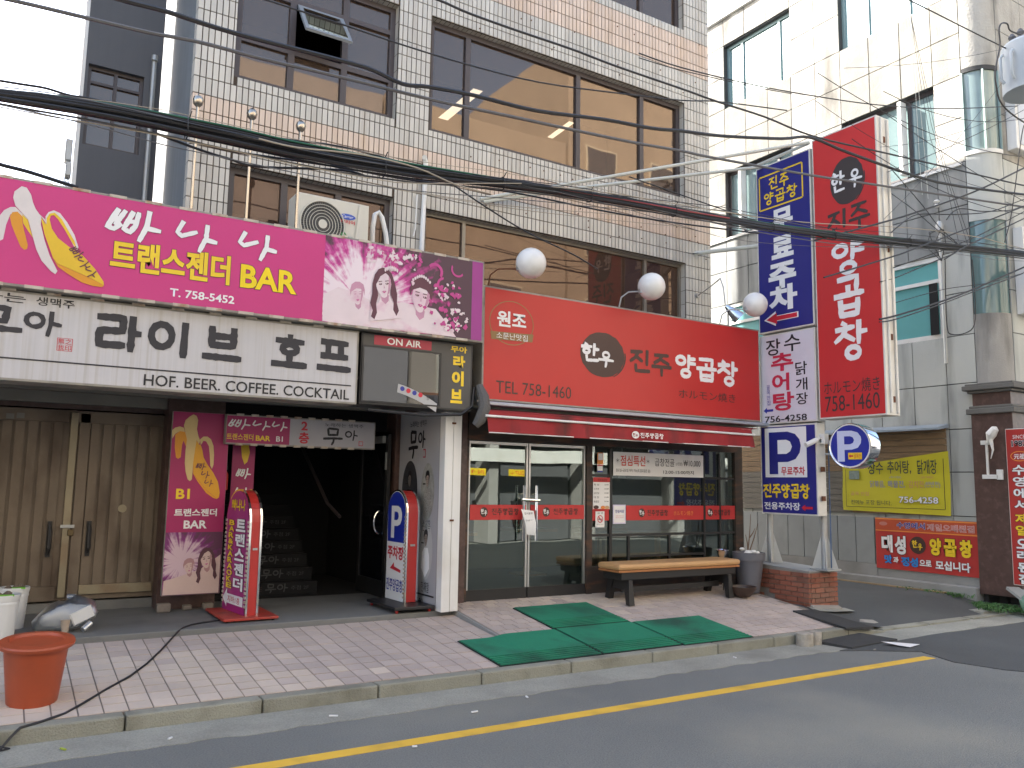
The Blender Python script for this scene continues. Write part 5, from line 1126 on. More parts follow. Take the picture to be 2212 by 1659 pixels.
text(rb,'대',F9,(-8.09,.66,-7.90,.925),m_wh,.010,bold=.05,outline=(m_bk,.03)); text(rb,'성',F9,(-7.87,.64,-7.68,.925),m_wh,.010,bold=.05,outline=(m_bk,.03))
ell('logo_disc',F9,-7.49,.80,.13,.13,m_brown,rb,.006); brush(rb,'한우',F9,[(-7.58,.76,-7.49,.87),(-7.49,.73,-7.41,.83)],m_yl,.15,.010)
for ch,a,c in (('양',-7.30,-7.12),('곱',-7.08,-6.89),('창',-6.85,-6.66)): text(rb,ch,F9,(a,.67,c,.925),m_yl,.010,bold=.055,outline=(m_bk,.03))
m_sky=M('print_sky',(.03,.22,.60),.5)
text(rb,'맛',F9,(-8.05,.49,-7.92,.62),m_sky,.010,bold=.05,outline=(m_bk,.02)); text(rb,'과',F9,(-7.90,.50,-7.81,.60),m_wh,.010,bold=.04,outline=(m_bk,.02)); text(rb,'정성',F9,(-7.77,.47,-7.49,.61),m_sky,.010,bold=.05,outline=(m_bk,.02)); text(rb,'으로',F9,(-7.47,.50,-7.28,.59),m_wh,.010,bold=.04,outline=(m_bk,.02)); text(rb,'모십니다',F9,(-7.22,.465,-6.70,.60),m_wh,.010,bold=.04,outline=(m_bk,.02))
F10=FX(11.86)
rg=signbox('red_pillar_sign','narrow red upright sign on the brown granite pillar at the right edge',F10,-6.08,.37,-5.55,2.49,.02,M('pillar_red',(.42,.035,.03),.4),m_side,edge=.01)
text(rg,'SINCE',F10,(-5.98,2.35,-5.82,2.40),m_wh,.006); text(rg,'1987',F10,(-6.0,2.24,-5.80,2.325),m_bk,.006,bold=.03,outline=(m_wh,.04))
ell('gold_oval',F10,-5.905,2.11,.12,.07,m_ora,rg,.006,ring=.012); text(rg,'元祖',F10,(-5.98,2.07,-5.83,2.145),m_wh,.006,bold=.02)
for i,ch in enumerate('수영에서제일오래된집'):
    z1_=1.99-i*.157-(.03 if i>3 else 0)-(.02 if i>5 else 0); text(rg,ch,F10,(-6.01+.0*i,z1_-.135,-5.835,z1_),m_yl if ch in '제일' else m_wh,.008,bold=.03,outline=(m_bk,.03))
# banner beside the entrance
F87=FY(8.7)
sbn=signbox('banana_banner','tall magenta banner board with a banana and two smiling women beside the stair entrance','banner',F87,0,0,0,0,0,0,0) if False else None
bb_=signbox('banana_banner','tall magenta banner board with a banana and smiling women left of the stair entrance',F87,1.455,.475,2.005,2.275,.05,M('banner_magenta',(.34,.012,.10),.45,var=.06),m_edge,cat='banner',edge=.004)
ban(bb_,F87,BANSM,k=1)
text(bb_,'B1',F87,(1.53,1.41,1.66,1.51),m_yl,.006,bold=.03)
brush(bb_,'빠나나',F87,[(1.70,1.70,1.79,1.77),(1.755,1.615,1.83,1.69),(1.79,1.535,1.87,1.605)],m_outl,.12,.012)
text(bb_,'트랜스젠더',F87,(1.525,1.24,1.93,1.315),m_wh,.006,bold=.03); text(bb_,'BAR',F87,(1.62,1.12,1.84,1.20),m_wh,.006,bold=.03)
mp2=poster_mat('show_poster_small',1.62,.80,.34,(.11,.03,.07),(.20,.02,.16),(.58,.42,.46))
rect('photo_panel',F87,1.46,.48,2.0,1.085,mp2,bb_,.004)
m_sk2=M('print_skin2',(.60,.44,.38),.5); m_sh2=M('print_shade2',(.40,.22,.22),.5); m_hr2=M('print_hair2',(.09,.03,.04),.5)
poly('pale_glow',F87,[(1.47,.62),(1.62,.66),(1.8,.72),(1.99,.86),(1.99,.485),(1.465,.485)],m_sk2,bb_,.0055)
head(bb_,F87,1.695,.745,.045,.065,MC['print_shade2'],m_sk2,m_sh2,m_mag,.0057,long=0,tilt=8,sh=1.3,vmin=.49)
head(bb_,F87,1.855,.815,.058,.085,m_hr2,m_sk2,m_sh2,m_mag,.0095,long=1,tilt=6,sh=1.3,vmin=.49)
ls=signbox('entrance_lintel_sign','long lintel sign, magenta on the left and white on the right, over the stair entrance',FY(8.6),1.95,1.965,3.565,2.27,.10,M('lintel_white',(.40,.39,.42),.5),m_edge,edge=.012)
F86=FY(8.6)
rect('magenta_half',F86,1.955,1.98,2.60,2.255,MC['banner_magenta'],ls,.004)
brush(ls,'빠나나',F86,[(1.97,2.12,2.17,2.225),(2.21,2.12,2.38,2.22),(2.41,2.12,2.56,2.22)],m_wh,.14,.006)
text(ls,'트랜스젠더',F86,(1.96,2.01,2.225,2.075),m_yl,.006,bold=.01); text(ls,'BAR',F86,(2.25,2.01,2.40,2.065),m_yl,.006,bold=.03); text(ls,'B1',F86,(2.46,2.01,2.53,2.065),m_wh,.006,bold=.02)
text(ls,'2',F86,(2.72,2.14,2.79,2.235),m_rdp,.006,bold=.03); text(ls,'층',F86,(2.70,2.0,2.81,2.12),m_rdp,.006,bold=.03)
text(ls,'노래하는 생맥주',F86,(2.98,2.195,3.42,2.235),m_bk,.006); brush(ls,'무아',F86,[(2.97,2.0,3.18,2.175),(3.21,2.05,3.35,2.165)],m_bk,.14,.006)
rect('seal',F86,3.37,2.0,3.42,2.05,m_rdp,ls,.006); rect('seal_field',F86,3.376,2.006,3.414,2.044,MC['lintel_white'],ls,.008)
clips(ls,F86,1.95,3.5,(2.268,1.967),m_rustw,.15,.07)
ib=signbox('inner_banana_banner','narrow dim magenta banner hanging inside the entrance behind the lintel',FY(9.0),2.12,.9,2.36,2.2,.03,MC['banner_magenta'],m_black,cat='banner',edge=.002)
for ch,z in (('빠',1.62),('나',1.42)): brush(ib,ch,FY(9.0),[(2.17,z,2.31,z+.11)],m_wh,.14,.006)
poly('banana_print',FY(9.0),[(2.20,2.0),(2.24,1.98),(2.28,2.0),(2.30,1.9),(2.28,1.80),(2.25,1.77),(2.22,1.85)],m_by,ib,.006)
# side poster board and white corner post
FS=FX(4.05)
pbd=signbox('singer_poster_board','grey poster board with three oval singer portraits beside the stair entrance',FX(3.925),-8.72,.315,-7.72,2.39,.006,M('poster_grey',(.36,.36,.375),.5,var=.03,vs=.7),m_edge,edge=.003,cat='poster')
FP=FX(3.925)
text(pbd,'노래하는 생맥주',FP,(-8.45,2.22,-8.03,2.29),m_bk,.006); brush(pbd,'무아',FP,[(-8.47,1.88,-8.24,2.17),(-8.23,1.98,-8.06,2.17)],m_bk,.13,.006)
rect('seal',FP,-8.10,1.88,-8.04,1.97,m_rdp,pbd,.006); rect('seal_field',FP,-8.094,1.89,-8.046,1.96,MC['poster_grey'],pbd,.008)
m_pd=M('portrait_dark',(.04,.04,.045),.5,var=.3,vs=9); m_pl=M('portrait_light',(.30,.30,.27),.5,var=.35,vs=12); m_pw=M('portrait_white',(.46,.46,.45),.5,var=.1,vs=8); m_sk=M('portrait_skin',(.34,.27,.23),.5); m_ht=M('portrait_hair',(.02,.018,.018),.5); m_cl=M('portrait_cloth',(.30,.28,.25),.5,var=.5,vs=60)
for cu,cv,ru,rv_,mo,mh,mcl in ((-8.42,1.52,.20,.33,m_pd,m_pd,m_pd),(-7.97,1.52,.16,.30,m_pl,m_ht,m_cl),(-7.97,.90,.155,.30,m_pw,m_ht,m_wh)):
    ell('portrait',FP,cu,cv,ru,rv_,mo,pbd,.006,n=32)
    poly('portrait_body',FP,[(cu-ru*.62,cv-rv_*.62),(cu-ru*.5,cv-.02),(cu-.04,cv+.03),(cu+.05,cv+.03),(cu+ru*.55,cv-.05),(cu+ru*.6,cv-rv_*.6),(cu,cv-rv_*.93)],mcl,pbd,.008)
    head(pbd,FP,cu,cv+.12,.042,.075,m_ht,m_sk if mo is not m_pd else M('portrait_dim',(.16,.14,.13),.5),M('portrait_shade',(.17,.13,.11),.5),MC['portrait_shade'],.009,long=0,tilt=5,sh=0)
    slab('microphone',FP,cu-.09,cv+.07,cu-.03,cv+.085,.001,m_ht,pbd,off=.018)
brush_=None
text(pbd,'손세욱',FP,(-8.07,1.10,-7.88,1.22),m_bk,.006); text(pbd,'박연진',FP,(-8.40,1.04,-8.15,1.16),m_bk,.006); text(pbd,'한재철',FP,(-8.06,.47,-7.88,.58),m_bk,.006)
slab('rule',FP,-8.70,.435,-7.76,.452,.001,m_bk,pbd,off=.006); text(pbd,'OPEN PM 7:00 ~',FP,(-8.6,.335,-7.93,.40),m_bk,.006)
box('board_core',(3.932,7.75,.312),(3.98,8.72,2.40),m_edge,pbd)
wp=thing('white_corner_post','white painted metal corner post under the display box','post',(4.0,7.62,.31))
b=MB(); b.box((3.925,7.60,.312),(4.02,7.72,2.40)); b.build('post_leaf',m_white,wp,bevel=.004); b=MB(); b.box((4.026,7.605,.315),(4.12,7.72,2.41)); b.build('post_leaf',m_white,wp,bevel=.004)
for z in (2.22,1.22): box('hinge',(4.0,7.592,z),(4.045,7.60,z+.02),MC['rust'],wp)
# ================================================================ overhead lines
cbn=thing('cable_bundle','thick drooping bundle of black cables tied together across the whole street','cable bundle',(5.4,5.6,4.2))
rn=random.Random(21)
mats_=[m_cable]*14+[m_cableg,m_cableg,m_cabler,m_cablegrey]+[m_cable]*8
for i,mm in enumerate(mats_):
    fy=rn.uniform(-1,1); fz=rn.uniform(-.95,.95); ph=rn.uniform(0,6)
    if mm is m_cableg: fz,fy=(.9,-.6) if i==14 else (.97,-.2)
    if mm is m_cabler: fz,fy=.30,-1.0
    pts=[]
    for j in range(len(BUNDLE)-1):
        for q in (0,.5):
            a,c=BUNDLE[j],BUNDLE[j+1]; x=a[0]+(c[0]-a[0])*q; z=a[1]+(c[1]-a[1])*q; h=a[2]+(c[2]-a[2])*q
            w_=math.sin(x*1.1+ph)*.35
            pts.append((x,5.6+h*.8*(fy+w_*.5),z+h*max(-1,min(1,fz+w_*(.25 if mm is m_cable else .05)))))
    if mm is m_cabler: pts=[p for p in pts if 3.2<p[0]<6.2]
    tube('cable',pts,rn.choice((.007,.010,.013)) if mm is m_cable else .007,mm,cbn,n=6)
for x in (.9,2.3,3.35,4.25,5.25,6.6,7.6,9.0):
    j=max(k for k in range(len(BUNDLE)) if BUNDLE[k][0]<=x); a,c=BUNDLE[j],BUNDLE[j+1]; q=(x-a[0])/(c[0]-a[0]); z=a[1]+(c[1]-a[1])*q; h=(a[2]+(c[2]-a[2])*q)
    pts=[(x+.004*math.sin(t),5.6+(h*.8+.02)*math.cos(R(t)),z+(h+.016)*math.sin(R(t))) for t in range(0,361,30)]
    tube('cable_tie',pts+[(x+.02,5.56,z+h+.05)],.004,m_cable,cbn,n=5)
WL={'grey1':('thick grey cable','thick grey cable running lowest above the bundle past the big window'),'black1':('c','thick black cable sagging in front of the upper windows'),
'thin1':('c','thin wire crossing the upper part of the large window'),'thin2':('c','black wire crossing from the top window down to the red upright sign'),'top_right':('c','thin black wire slanting down across the top right corner'),
'mid_sag':('c','thin wire sagging across the pale building between its window rows'),'mid_sag2':('c','short thin wire running just under the sagging wire beside the tiled corner'),'diag1':('c','thin black wire slanting from the bundle down to the first globe lamp'),
'low_a':('c','black cable hanging just under the bundle over the left windows'),'low_b':('c','black cable along the lower edge of the bundle toward the blue sign'),'thin_white1':('c','upper of two pale thin wires below the bundle'),'thin_white2':('c','lower of two pale thin wires below the bundle'),
'top_b':('c','black cable riding above the bundle at the left'),'tan':('c','tan cable slanting across the bundle near the air conditioner'),'corr':('c','corrugated black duct cable at the top left edge of the pink sign'),
'x_a':('c','uppermost thick cable rising right behind the red upright sign'),'x_b':('c','second cable rising to the right edge above the bundle'),'x_c':('c','short cable rising right above the end of the bundle'),'x_d':('c','cable rising right that starts under the bundle beside the red upright sign'),
'x_e':('c','wavy cable looping past the service mast'),'loop':('c','black cable curling from the mast head to the right edge'),'x_g':('c','thin wire falling right from the red upright sign to the bundle'),'x_g2':('c','lower thin wire falling right beside the service mast'),
'x_v':('c','near vertical black wire at the right edge'),'low1':('c','thicker of two cables rising over the teal window'),'low1b':('c','thinner cable just below the thick one over the teal window'),'low2':('c','thin cable across the vent above the teal window'),'low3':('c','thin wire between the cables over the teal window'),
'hang':('c','slack wire hanging in a U beside the teal window'),'tcable':('c','looping black cable dropping from the transformer'),'dside':('c','short thin wire from the tiled corner to the blue upright sign'),'blk_seg':('c','thin black wire from the tile wall to the blue upright sign')}
for k,(Y_,r_,ps) in WIRES.items():
    P_=[Vector((x,Y_,z)) for x,z in ps]; Q=[]
    for j in range(len(P_)-1):       # Catmull-Rom smoothing
        p0,p1,p2,p3=P_[max(j-1,0)],P_[j],P_[j+1],P_[min(j+2,len(P_)-1)]
        for t in (0,.25,.5,.75): Q.append(.5*((2*p1)+(p2-p0)*t+(2*p0-5*p1+4*p2-p3)*t*t+(3*p1-p0-3*p2+p3)*t**3))
    Q.append(P_[-1])
    m=m_cablegrey if k=='grey1' else (m_cabletan if k in('tan','thin_white1','thin_white2') else m_cable)
    o=tube('overhead_cable',Q,r_,m,n=6); tag(o,WL[k][1],'cable')
for i,ps in enumerate(STRANDS):
    o=tube('drop_wire',[(x,6.5,z) for x,z in ps],.0035,m_cable if i>1 else m_strut,n=5); tag(o,('leftmost','second','middle','fourth','rightmost')[i]+' thin drop wire of the sheaf falling from the top right window','wire','drop wires in a sheaf')
def strut(a,c,lab,r=.022): tag(tube('steel_strut',[a,c],r,m_strut,n=8),lab,'strut')
strut((4.71,8.36,5.02),(8.66,6.70,6.10),'long pale steel strut from the tile wall to the top of the red upright sign')
strut((4.75,8.36,4.99),(5.85,7.95,5.27),'short pale steel strut lying beside the foot of the long strut')
strut((5.83,8.36,5.36),(8.70,7.40,6.02),'pale steel strut from the tile wall to the top of the blue upright sign')
strut((8.24,8.36,4.93),(8.70,7.56,4.93),'stout pale strut from the tiled corner to the middle of the blue upright sign',.03)
strut((8.66,6.70,6.09),(8.72,7.75,6.10),'pale strut linking the tops of the two sign posts')
# fine loose wires
rn=random.Random(33)
for i in range(12):
    ph,am,dz=rn.uniform(0,6),rn.uniform(.02,.07),rn.uniform(-.16,.14); x0_,x1_=rn.choice(((-1,6),(1.5,9),(3.5,13),(-1,3.5),(5.5,13.5)))
    pts=[]
    for j in range(25):
        x=x0_+(x1_-x0_)*j/24; k=max(q for q in range(len(BUNDLE)) if BUNDLE[q][0]<=x or q==0); a,c=BUNDLE[k],BUNDLE[min(k+1,len(BUNDLE)-1)]; q=0 if a is c else (x-a[0])/(c[0]-a[0])
        e=min(j,24-j)/6; pts.append((x,5.58+.05*math.sin(ph+x),a[1]+(c[1]-a[1])*q+(dz+am*math.sin(x*.9+ph))*min(1,e)))
    tag(tube('fine_wire',pts,rn.choice((.0028,.004,.005)),rn.choice((m_cable,m_cable,m_cablegrey,m_cabletan)),n=5),('fine loose wire riding above' if dz>0 else 'fine loose wire hanging below')+' the cable bundle'+{(-1,6):' over the left half of the street',(1.5,9):' over the middle of the street',(3.5,13):' from mid street to the right edge',(-1,3.5):' above the pink sign',(5.5,13.5):' in front of the upright signs'}[(x0_,x1_)],'wire','fine loose wires')
for i in range(9):
    x0_=rn.uniform(7.2,8.6); z0_=rn.uniform(4.5,6.9); x1_=rn.uniform(11.5,13.5); z1_=rn.uniform(4.6,8.2); s_=rn.uniform(.05,.3)
    tag(tube('fine_wire',[(x0_+(x1_-x0_)*t/12,5.5,z0_+(z1_-z0_)*t/12-s_*4*(t/12)*(1-t/12)) for t in range(13)],rn.choice((.003,.0045)),m_cable,n=5),'fine wire crossing in the tangle before the pale corner building','wire','fine wires in the tangle at the right')
# service mast on the concrete building
ms=thing('service_mast','steel service mast with insulators on the grey panelled wall','mast',(11.8,6.85,3.9))
tube('mast_pipe',[(11.85,6.86,3.5),(11.85,6.86,5.5)],.025,m_steel,ms); MB().lathe((11.85,6.86,5.5),[(.03,0),(.06,.03),(.06,.12),(.03,.18)],12).build('mast_head',m_steel,ms,smooth=True)
for z in (6.0,5.93): MB().lathe((11.9,6.92,z),[(.03,0),(.05,.02),(.03,.04)],12).build('insulator',m_white,ms,smooth=True)
for i in range(4):
    a=i*1.3; tube('slack_loop',[(11.82,6.86,5.55),(11.74+.05*math.sin(a),6.86-.12*math.cos(a),5.5),(11.74,6.86-.16*math.cos(a+.5),5.3),(11.80,6.86-.03,5.05)],.006,m_cable,ms,n=5)
# transformer on its pole, just past the right edge
tp=thing('utility_pole','concrete utility pole carrying a grey transformer at the right edge','utility pole',(12.15,5.0,0))
MB().lathe((12.15,5.0,0),[(.16,0),(.12,10)],16).build('pole',m_conc,tp,smooth=True)
b=MB().lathe((11.18,5.15,6.82),[(.25,0),(.33,.02),(.33,.66),(.30,.70),(.12,.78),(.05,.80)],24); b.build('transformer_tank',M('tank_grey',(.36,.40,.43),.5,var=.04),tp,smooth=True)
for a in (150,175,200): tube('cooling_fin',[(11.18+.36*math.cos(R(a)),5.15+.36*math.sin(R(a)),6.95),(11.18+.40*math.cos(R(a)),5.15+.40*math.sin(R(a)),7.0),(11.18+.40*math.cos(R(a)),5.15+.40*math.sin(R(a)),7.3),(11.18+.36*math.cos(R(a)),5.15+.36*math.sin(R(a)),7.35)],.02,MC['tank_grey'],tp)
for a in (140,180,220): MB().lathe((11.18+.2*math.cos(R(a)),5.15+.2*math.sin(R(a)),7.50),[(.03,0),(.055,.05),(.03,.08),(.05,.12),(.02,.17)],10).build('bushing',m_dark,tp,smooth=True)
box('cross_arm',(10.9,4.95,7.75),(13.2,5.05,7.85),m_steel,tp); box('cross_arm',(11.3,4.95,8.6),(13.2,5.05,8.7),m_steel,tp)
box('tank_bracket',(11.4,4.9,7.0),(12.1,5.0,7.1),m_steel,tp)
# ================================================================ things on the facade
m_cbr=M('polished_steel',(.42,.37,.31),.25,metal=1)
p0=None
for i,(x,lab) in enumerate(((1.305,'leftmost of the three polished steel flagpoles above the pink sign'),(1.79,'middle one of the three polished steel flagpoles above the pink sign'),(2.258,'rightmost of the three polished steel flagpoles, in front of the air conditioner'))):
    t=thing('flagpole',lab,'flagpole',(x,7.6,3.7),'polished poles above the pink sign')
    if p0 is None:
        tube('pole',[(x,7.6,3.7),(x,7.6,4.99)],.014,m_cbr,t)
        MB().lathe((x,7.6,5.03),[(.012,-.065),(.022,-.055),(.042,-.035),(.05,0),(.042,.03),(.020,.048),(.006,.06),(.001,.075)],16).build('ball_finial',m_cbr,t,smooth=True)
        p0=t
    else:
        for ch in p0.children:
            c=ch.copy(); col.objects.link(c); c.parent=t
ac=thing('air_conditioner','cream outdoor air conditioner unit with a round fan grille behind the pink sign','air conditioner',(2.7,7.9,3.9))
m_cr=M('cream_enamel',(.56,.53,.45),.4,var=.03)
box('casing',(2.335,7.85,3.90),(3.085,8.15,4.465),m_cr,ac,bevel=.012)
MB().hexa([(2.93,7.835,3.91),(3.083,7.835,3.91),(3.083,7.849,3.91),(2.95,7.849,3.91)],[(2.98,7.835,4.455),(3.083,7.835,4.455),(3.083,7.849,4.455),(2.99,7.849,4.455)]).build('side_panel',m_cr,ac)
FAC=FY(7.848)
ell('fan_well',FAC,2.60,4.175,.225,.235,M('fan_dark',(.035,.035,.035),.7),ac,.001,n=40)
for r_ in (.228,.195,.165,.135,.105,.075):
    b=MB(); q=36; pts=[(2.60+r_*math.cos(2*math.pi*k/q),7.838,4.175+r_*1.04*math.sin(2*math.pi*k/q)) for k in range(q+1)]
    b.tube(pts,.0035 if r_<.22 else .007,5,cap=False).build('grille_ring',m_cr,ac,smooth=True)
b=MB()
for k in range(60):
    a=2*math.pi*k/60; b.add([(2.60+r_*math.cos(a+d),7.8415,4.175+r_*1.04*math.sin(a+d)) for r_,d in ((.045,-.01),(.225,.25),(.225,.262),(.045,.02))],[(0,1,2,3)])
b.build('grille_spokes',M('grille_grey',(.22,.21,.19),.5),ac,kind='stuff')
ell('fan_hub',FAC,2.60,4.175,.045,.047,m_cr,ac,.014)
ell('logo_oval',FAC,2.86,4.30,.085,.030,M('logo_blue',(.02,.07,.42),.4),ac,.006); text(ac,'Carrier',FAC,(2.80,4.285,2.92,4.316),m_wh,.010,shear=.3)
text(ac,'캐리어',FAC,(2.78,4.225,2.94,4.265),m_rdp,.006,bold=.02); text(ac,'ECO',FAC,(2.87,4.075,2.92,4.095),M('print_teal',(.0,.15,.15),.5),.006,shear=.3)
poly('leaf_mark',FAC,[(2.79,4.09),(2.80,4.125),(2.835,4.135),(2.86,4.10),(2.83,4.115)],M('print_green',(.04,.25,.05),.5),ac,.006)
tag(tube('drain_hose',[(3.20,8.0,3.92),(3.20,8.0,4.3),(3.22,8.0,4.44),(3.26,8.0,4.47),(3.30,8.0,4.42),(3.35,8.0,4.25),(3.40,8.0,3.92)],.026,m_white,n=10),'white insulated hose arching beside the air conditioner','hose')
tag(tube('power_lead',[(3.10,8.1,4.15),(3.16,8.05,4.0),(3.3,8.2,3.95),(3.46,8.2,4.1),(3.42,8.2,4.2),(3.36,8.2,4.2)],.007,m_cable,n=5),'black lead curling right of the air conditioner','cable')
tag(tube('white_conduit',[(3.93,8.34,3.9),(3.955,8.34,5.1),(3.955,8.34,5.30),(3.93,8.32,5.35),(3.91,8.28,5.33)],.028,m_white,n=10),'white plastic conduit with a hooked top on the tile wall','conduit')
tag(tube('thin_conduit',[(3.87,8.36,4.9),(3.86,8.36,4.5),(3.84,8.36,4.4)],.008,m_white,n=6),'thin white conduit left of the hooked conduit','conduit')
m_globe=M('globe_glass',(.74,.73,.70),.18,var=.02,dirt=(.5,.48,.42),da=.3,ds=6)
for i,(x,z,r_,ax,lab) in enumerate(((4.69,3.96,.165,-.36,'white globe lamp at the left end of the red restaurant sign'),(6.39,3.95,.163,-.26,'white globe lamp above the middle of the red restaurant sign'),(8.15,3.965,.158,-.35,'white globe lamp at the right end, in front of the blue upright sign'))):
    t=thing('globe_lamp',lab,'lamp',(x,7.2,3.7),'white globe lamps on the restaurant sign')
    b=MB(); prof=[(max(.001,r_*math.sin(R(a))),-r_*math.cos(R(a))) for a in range(0,181,12)]; b.lathe((x,7.2,z),prof,28,cap=False); g_=b.build('globe',m_globe,t,smooth=True); g_.modifiers.clear()
    tube('lamp_arm',[(x+ax,7.48,3.72),(x+ax,7.44,3.83),(x+ax+.06,7.38,3.89),(x-.08,7.24,z-.06)],.009,MC['rust'] if i==0 else m_steel,t)
    MB().lathe((x-.10,7.24,z-.07),[(.05,-.02),(.055,.03),(.02,.05)],12).build('lamp_holder',m_steel,t,smooth=True)
fl=thing('cone_floodlight','silver cone floodlight on a bent arm at the tiled corner','floodlight',(7.9,7.5,3.8))
b=MB(); a=Vector((7.99,7.55,3.99)); c=Vector((8.13,7.45,3.83)); b.tube([a,a+(c-a)*.12,a+(c-a)*.35,a+(c-a)*.4,c,c+(c-a)*.02],[.022,.035,.055,.06,.092,.096],20,cap=False).build('shade',M('spun_aluminium',(.60,.62,.64),.22,metal=.9),fl,smooth=True)
tube('arm',[(8.30,8.36,4.33),(8.22,8.0,4.40),(8.05,7.7,4.40),(8.0,7.6,4.25),(7.99,7.56,4.0)],.008,m_steel,fl); MB().lathe((8.30,8.38,4.33),[(.035,-.02),(.035,.02)],12,axis='y').build('wall_plate',m_steel,fl)
# crumpled flue hose under the sign corner
tag(MB().tube([(4.20,7.40,2.62),(4.22,7.34,2.5),(4.22,7.31,2.38),(4.18,7.33,2.26),(4.14,7.36,2.20)],[.04,.06,.065,.06,.04],10).build('flexible_duct',M('duct_grey',(.10,.095,.09),.7,bump=.8,bs=60),smooth=True),'bent dark flexible duct between the display box and the red sign','duct')
tag(tube('black_pipe',[(3.0,7.46,2.30),(3.6,7.44,2.28),(4.0,7.42,2.31),(4.13,7.42,2.40),(4.16,7.44,2.6)],.016,m_cable,n=8),'black pipe under the display box, bending up at its corner','pipe')
# ================================================================ sign posts, brick planter
zg=.17
for (y,lab) in ((6.77,'galvanised signpost with bolted fins on the front end of the brick planter'),(7.62,'galvanised signpost with fins on the rear end of the brick planter')):
    t=thing('signpost',lab,'post',(8.83,y,.62))
    tube('post_tube',[(8.83,y,.62),(8.83,y,6.02)],.042,m_steel,t,n=12)
    for k in range(4):
        a=R(90*k+45); d=Vector((math.cos(a),math.sin(a),0)); p=Vector((8.83,y,.63)); nn=Vector((-d.y,d.x,0))*.006
        MB().prism([p+d*.04-nn*.5,p+d*.15-nn*.5,p+d*.15+Vector((0,0,.03))-nn*.5,p+d*.04+Vector((0,0,.40))-nn*.5],nn).build('base_fin',m_steel,t)
    box('base_plate',(8.70,y-.13 if y<7 else y-.12,.622),(8.97,y+.13 if y<7 else y+.09,.64),m_steel,t)
for z in (1.32,2.44,3.66,5.98): box('cross_tie',(8.785,6.82,z),(8.81,7.57,z+.04),m_steel,None if False else [o for o in bpy.data.objects if o.name=='signpost'][0])
pt=thing('brick_planter','low red brick planter with a cement top carrying the signposts','planter',(8.78,7.2,.17))
MB().hexa([(8.535,6.775,0),(9.035,6.775,0),(9.035,7.66,0),(8.535,7.66,0)],[(8.535,6.775,.60),(9.035,6.775,.60),(9.035,7.66,.635),(8.535,7.66,.635)]).build('mortar_core',m_mortar,pt)
MB().hexa([(8.53,6.77,.601),(9.04,6.77,.601),(9.04,7.665,.636),(8.53,7.665,.636)],[(8.53,6.77,.617),(9.04,6.77,.617),(9.04,7.665,.652),(8.53,7.665,.652)]).build('cement_top',m_conc,pt)
bx_=None; rr=random.Random(2)
for c in range(8):
    z0_=.115+c*.0605
    L_=.178; off=(c%2)*L_/2
    y=6.77-off+.0
    while y<7.64:
        a,e=max(y,6.765),min(y+L_-.010,7.655)
        if e-a>.03 and not(7.25<a<7.45 and rr.random()<.45): box('brick',(8.517-rr.uniform(0,.006),a,z0_),(8.545,e,z0_+.050),m_brick,pt)
        y+=L_
    x=8.53-((c+1)%2)*L_/2
    while x<9.03:
        a,e=max(x,8.547),min(x+L_-.010,9.04)
        if e-a>.03: box('brick',(a,6.757-rr.uniform(0,.006),z0_),(e,6.785,z0_+.050),m_brick,pt)
        x+=L_
MB().poly([(8.42,6.60,.178),(8.7,6.55,.155),(9.18,6.62,.125),(9.20,6.78,.14),(8.95,6.80,.15),(8.5,6.80,.20)]).build('cement_skirt',m_gutter,pt)
MB().hexa([(8.44,6.66,.10),(9.15,6.66,.05),(9.1,6.78,.05),(8.52,6.78,.1)],[(8.52,6.70,.20),(9.03,6.70,.165),(9.05,6.76,.19),(8.52,6.76,.225)]).build('cement_skirt',m_mortar,pt,bevel=.01)
cc=thing('security_camera','white security camera on a junction box below the white upright sign','camera',(8.6,6.62,2.2))
box('junction_box',(8.66,6.60,2.17),(8.75,6.72,2.30),m_white,cc,bevel=.008); MB().tube([(8.60,6.66,2.22),(8.44,6.70,2.15)],.032,10).build('camera_body',m_white,cc,smooth=True); tube('camera_arm',[(8.66,6.66,2.24),(8.58,6.66,2.22)],.014,m_white,cc)
tag(tube('grey_conduit',[(8.86,6.70,.65),(8.87,6.70,2.2)],.008,M('blue_conduit',(.05,.10,.20),.5),n=6),'thin blue conduit clipped to the front signpost','conduit')
tag(box('white_drain_cover',(8.68,8.22,.32),(8.84,8.36,1.42),m_white,bevel=.01),'white boxed drainpipe at the corner of the restaurant','drainpipe')
# ================================================================ bench, pots
be=thing('bench','low black bench with a tan padded seat under the restaurant window','bench',(7.0,7.5,.29))
zb=lambda y:zR(y)
m_tan=M('tan_vinyl',(.52,.30,.13),.55,var=.08,vs=3,bump=.15,bs=12,dirt=(.35,.2,.1),da=.4,ds=3)
cu=box('cushion',(6.02,7.34,.665),(7.96,7.74,.735),m_tan,be,bevel=.028)
box('seat_board',(6.03,7.35,.640),(7.95,7.73,.664),M('orange_board',(.36,.15,.05),.6),be,bevel=.004)
box('apron',(6.08,7.37,.555),(7.90,7.71,.639),m_black,be,bevel=.006)
for x in (6.20,7.78):
    for s,y in ((-1,7.40),(1,7.68)):
        b=MB().hexa([(x-.05,y+s*.05-.03,zb(y)),(x+.03,y+s*.05-.03,zb(y)),(x+.03,y+s*.05+.03,zb(y)+.008),(x-.05,y+s*.05+.03,zb(y)+.008)],[(x-.03,y-.05,.554),(x+.02,y-.05,.554),(x+.02,y+.05,.554),(x-.03,y+.05,.554)]); b.build('leg',m_black,be)
    box('leg_tie',(x-.02,7.40,.44),(x+.015,7.68,.553),m_black,be)
box('stretcher',(6.22,7.52,.40),(7.76,7.56,.46),m_black,be)
pl_=thing('grey_planter','tall dark grey flower pot with bare twigs and white stones right of the bench','pot',(8.28,7.5,.32))
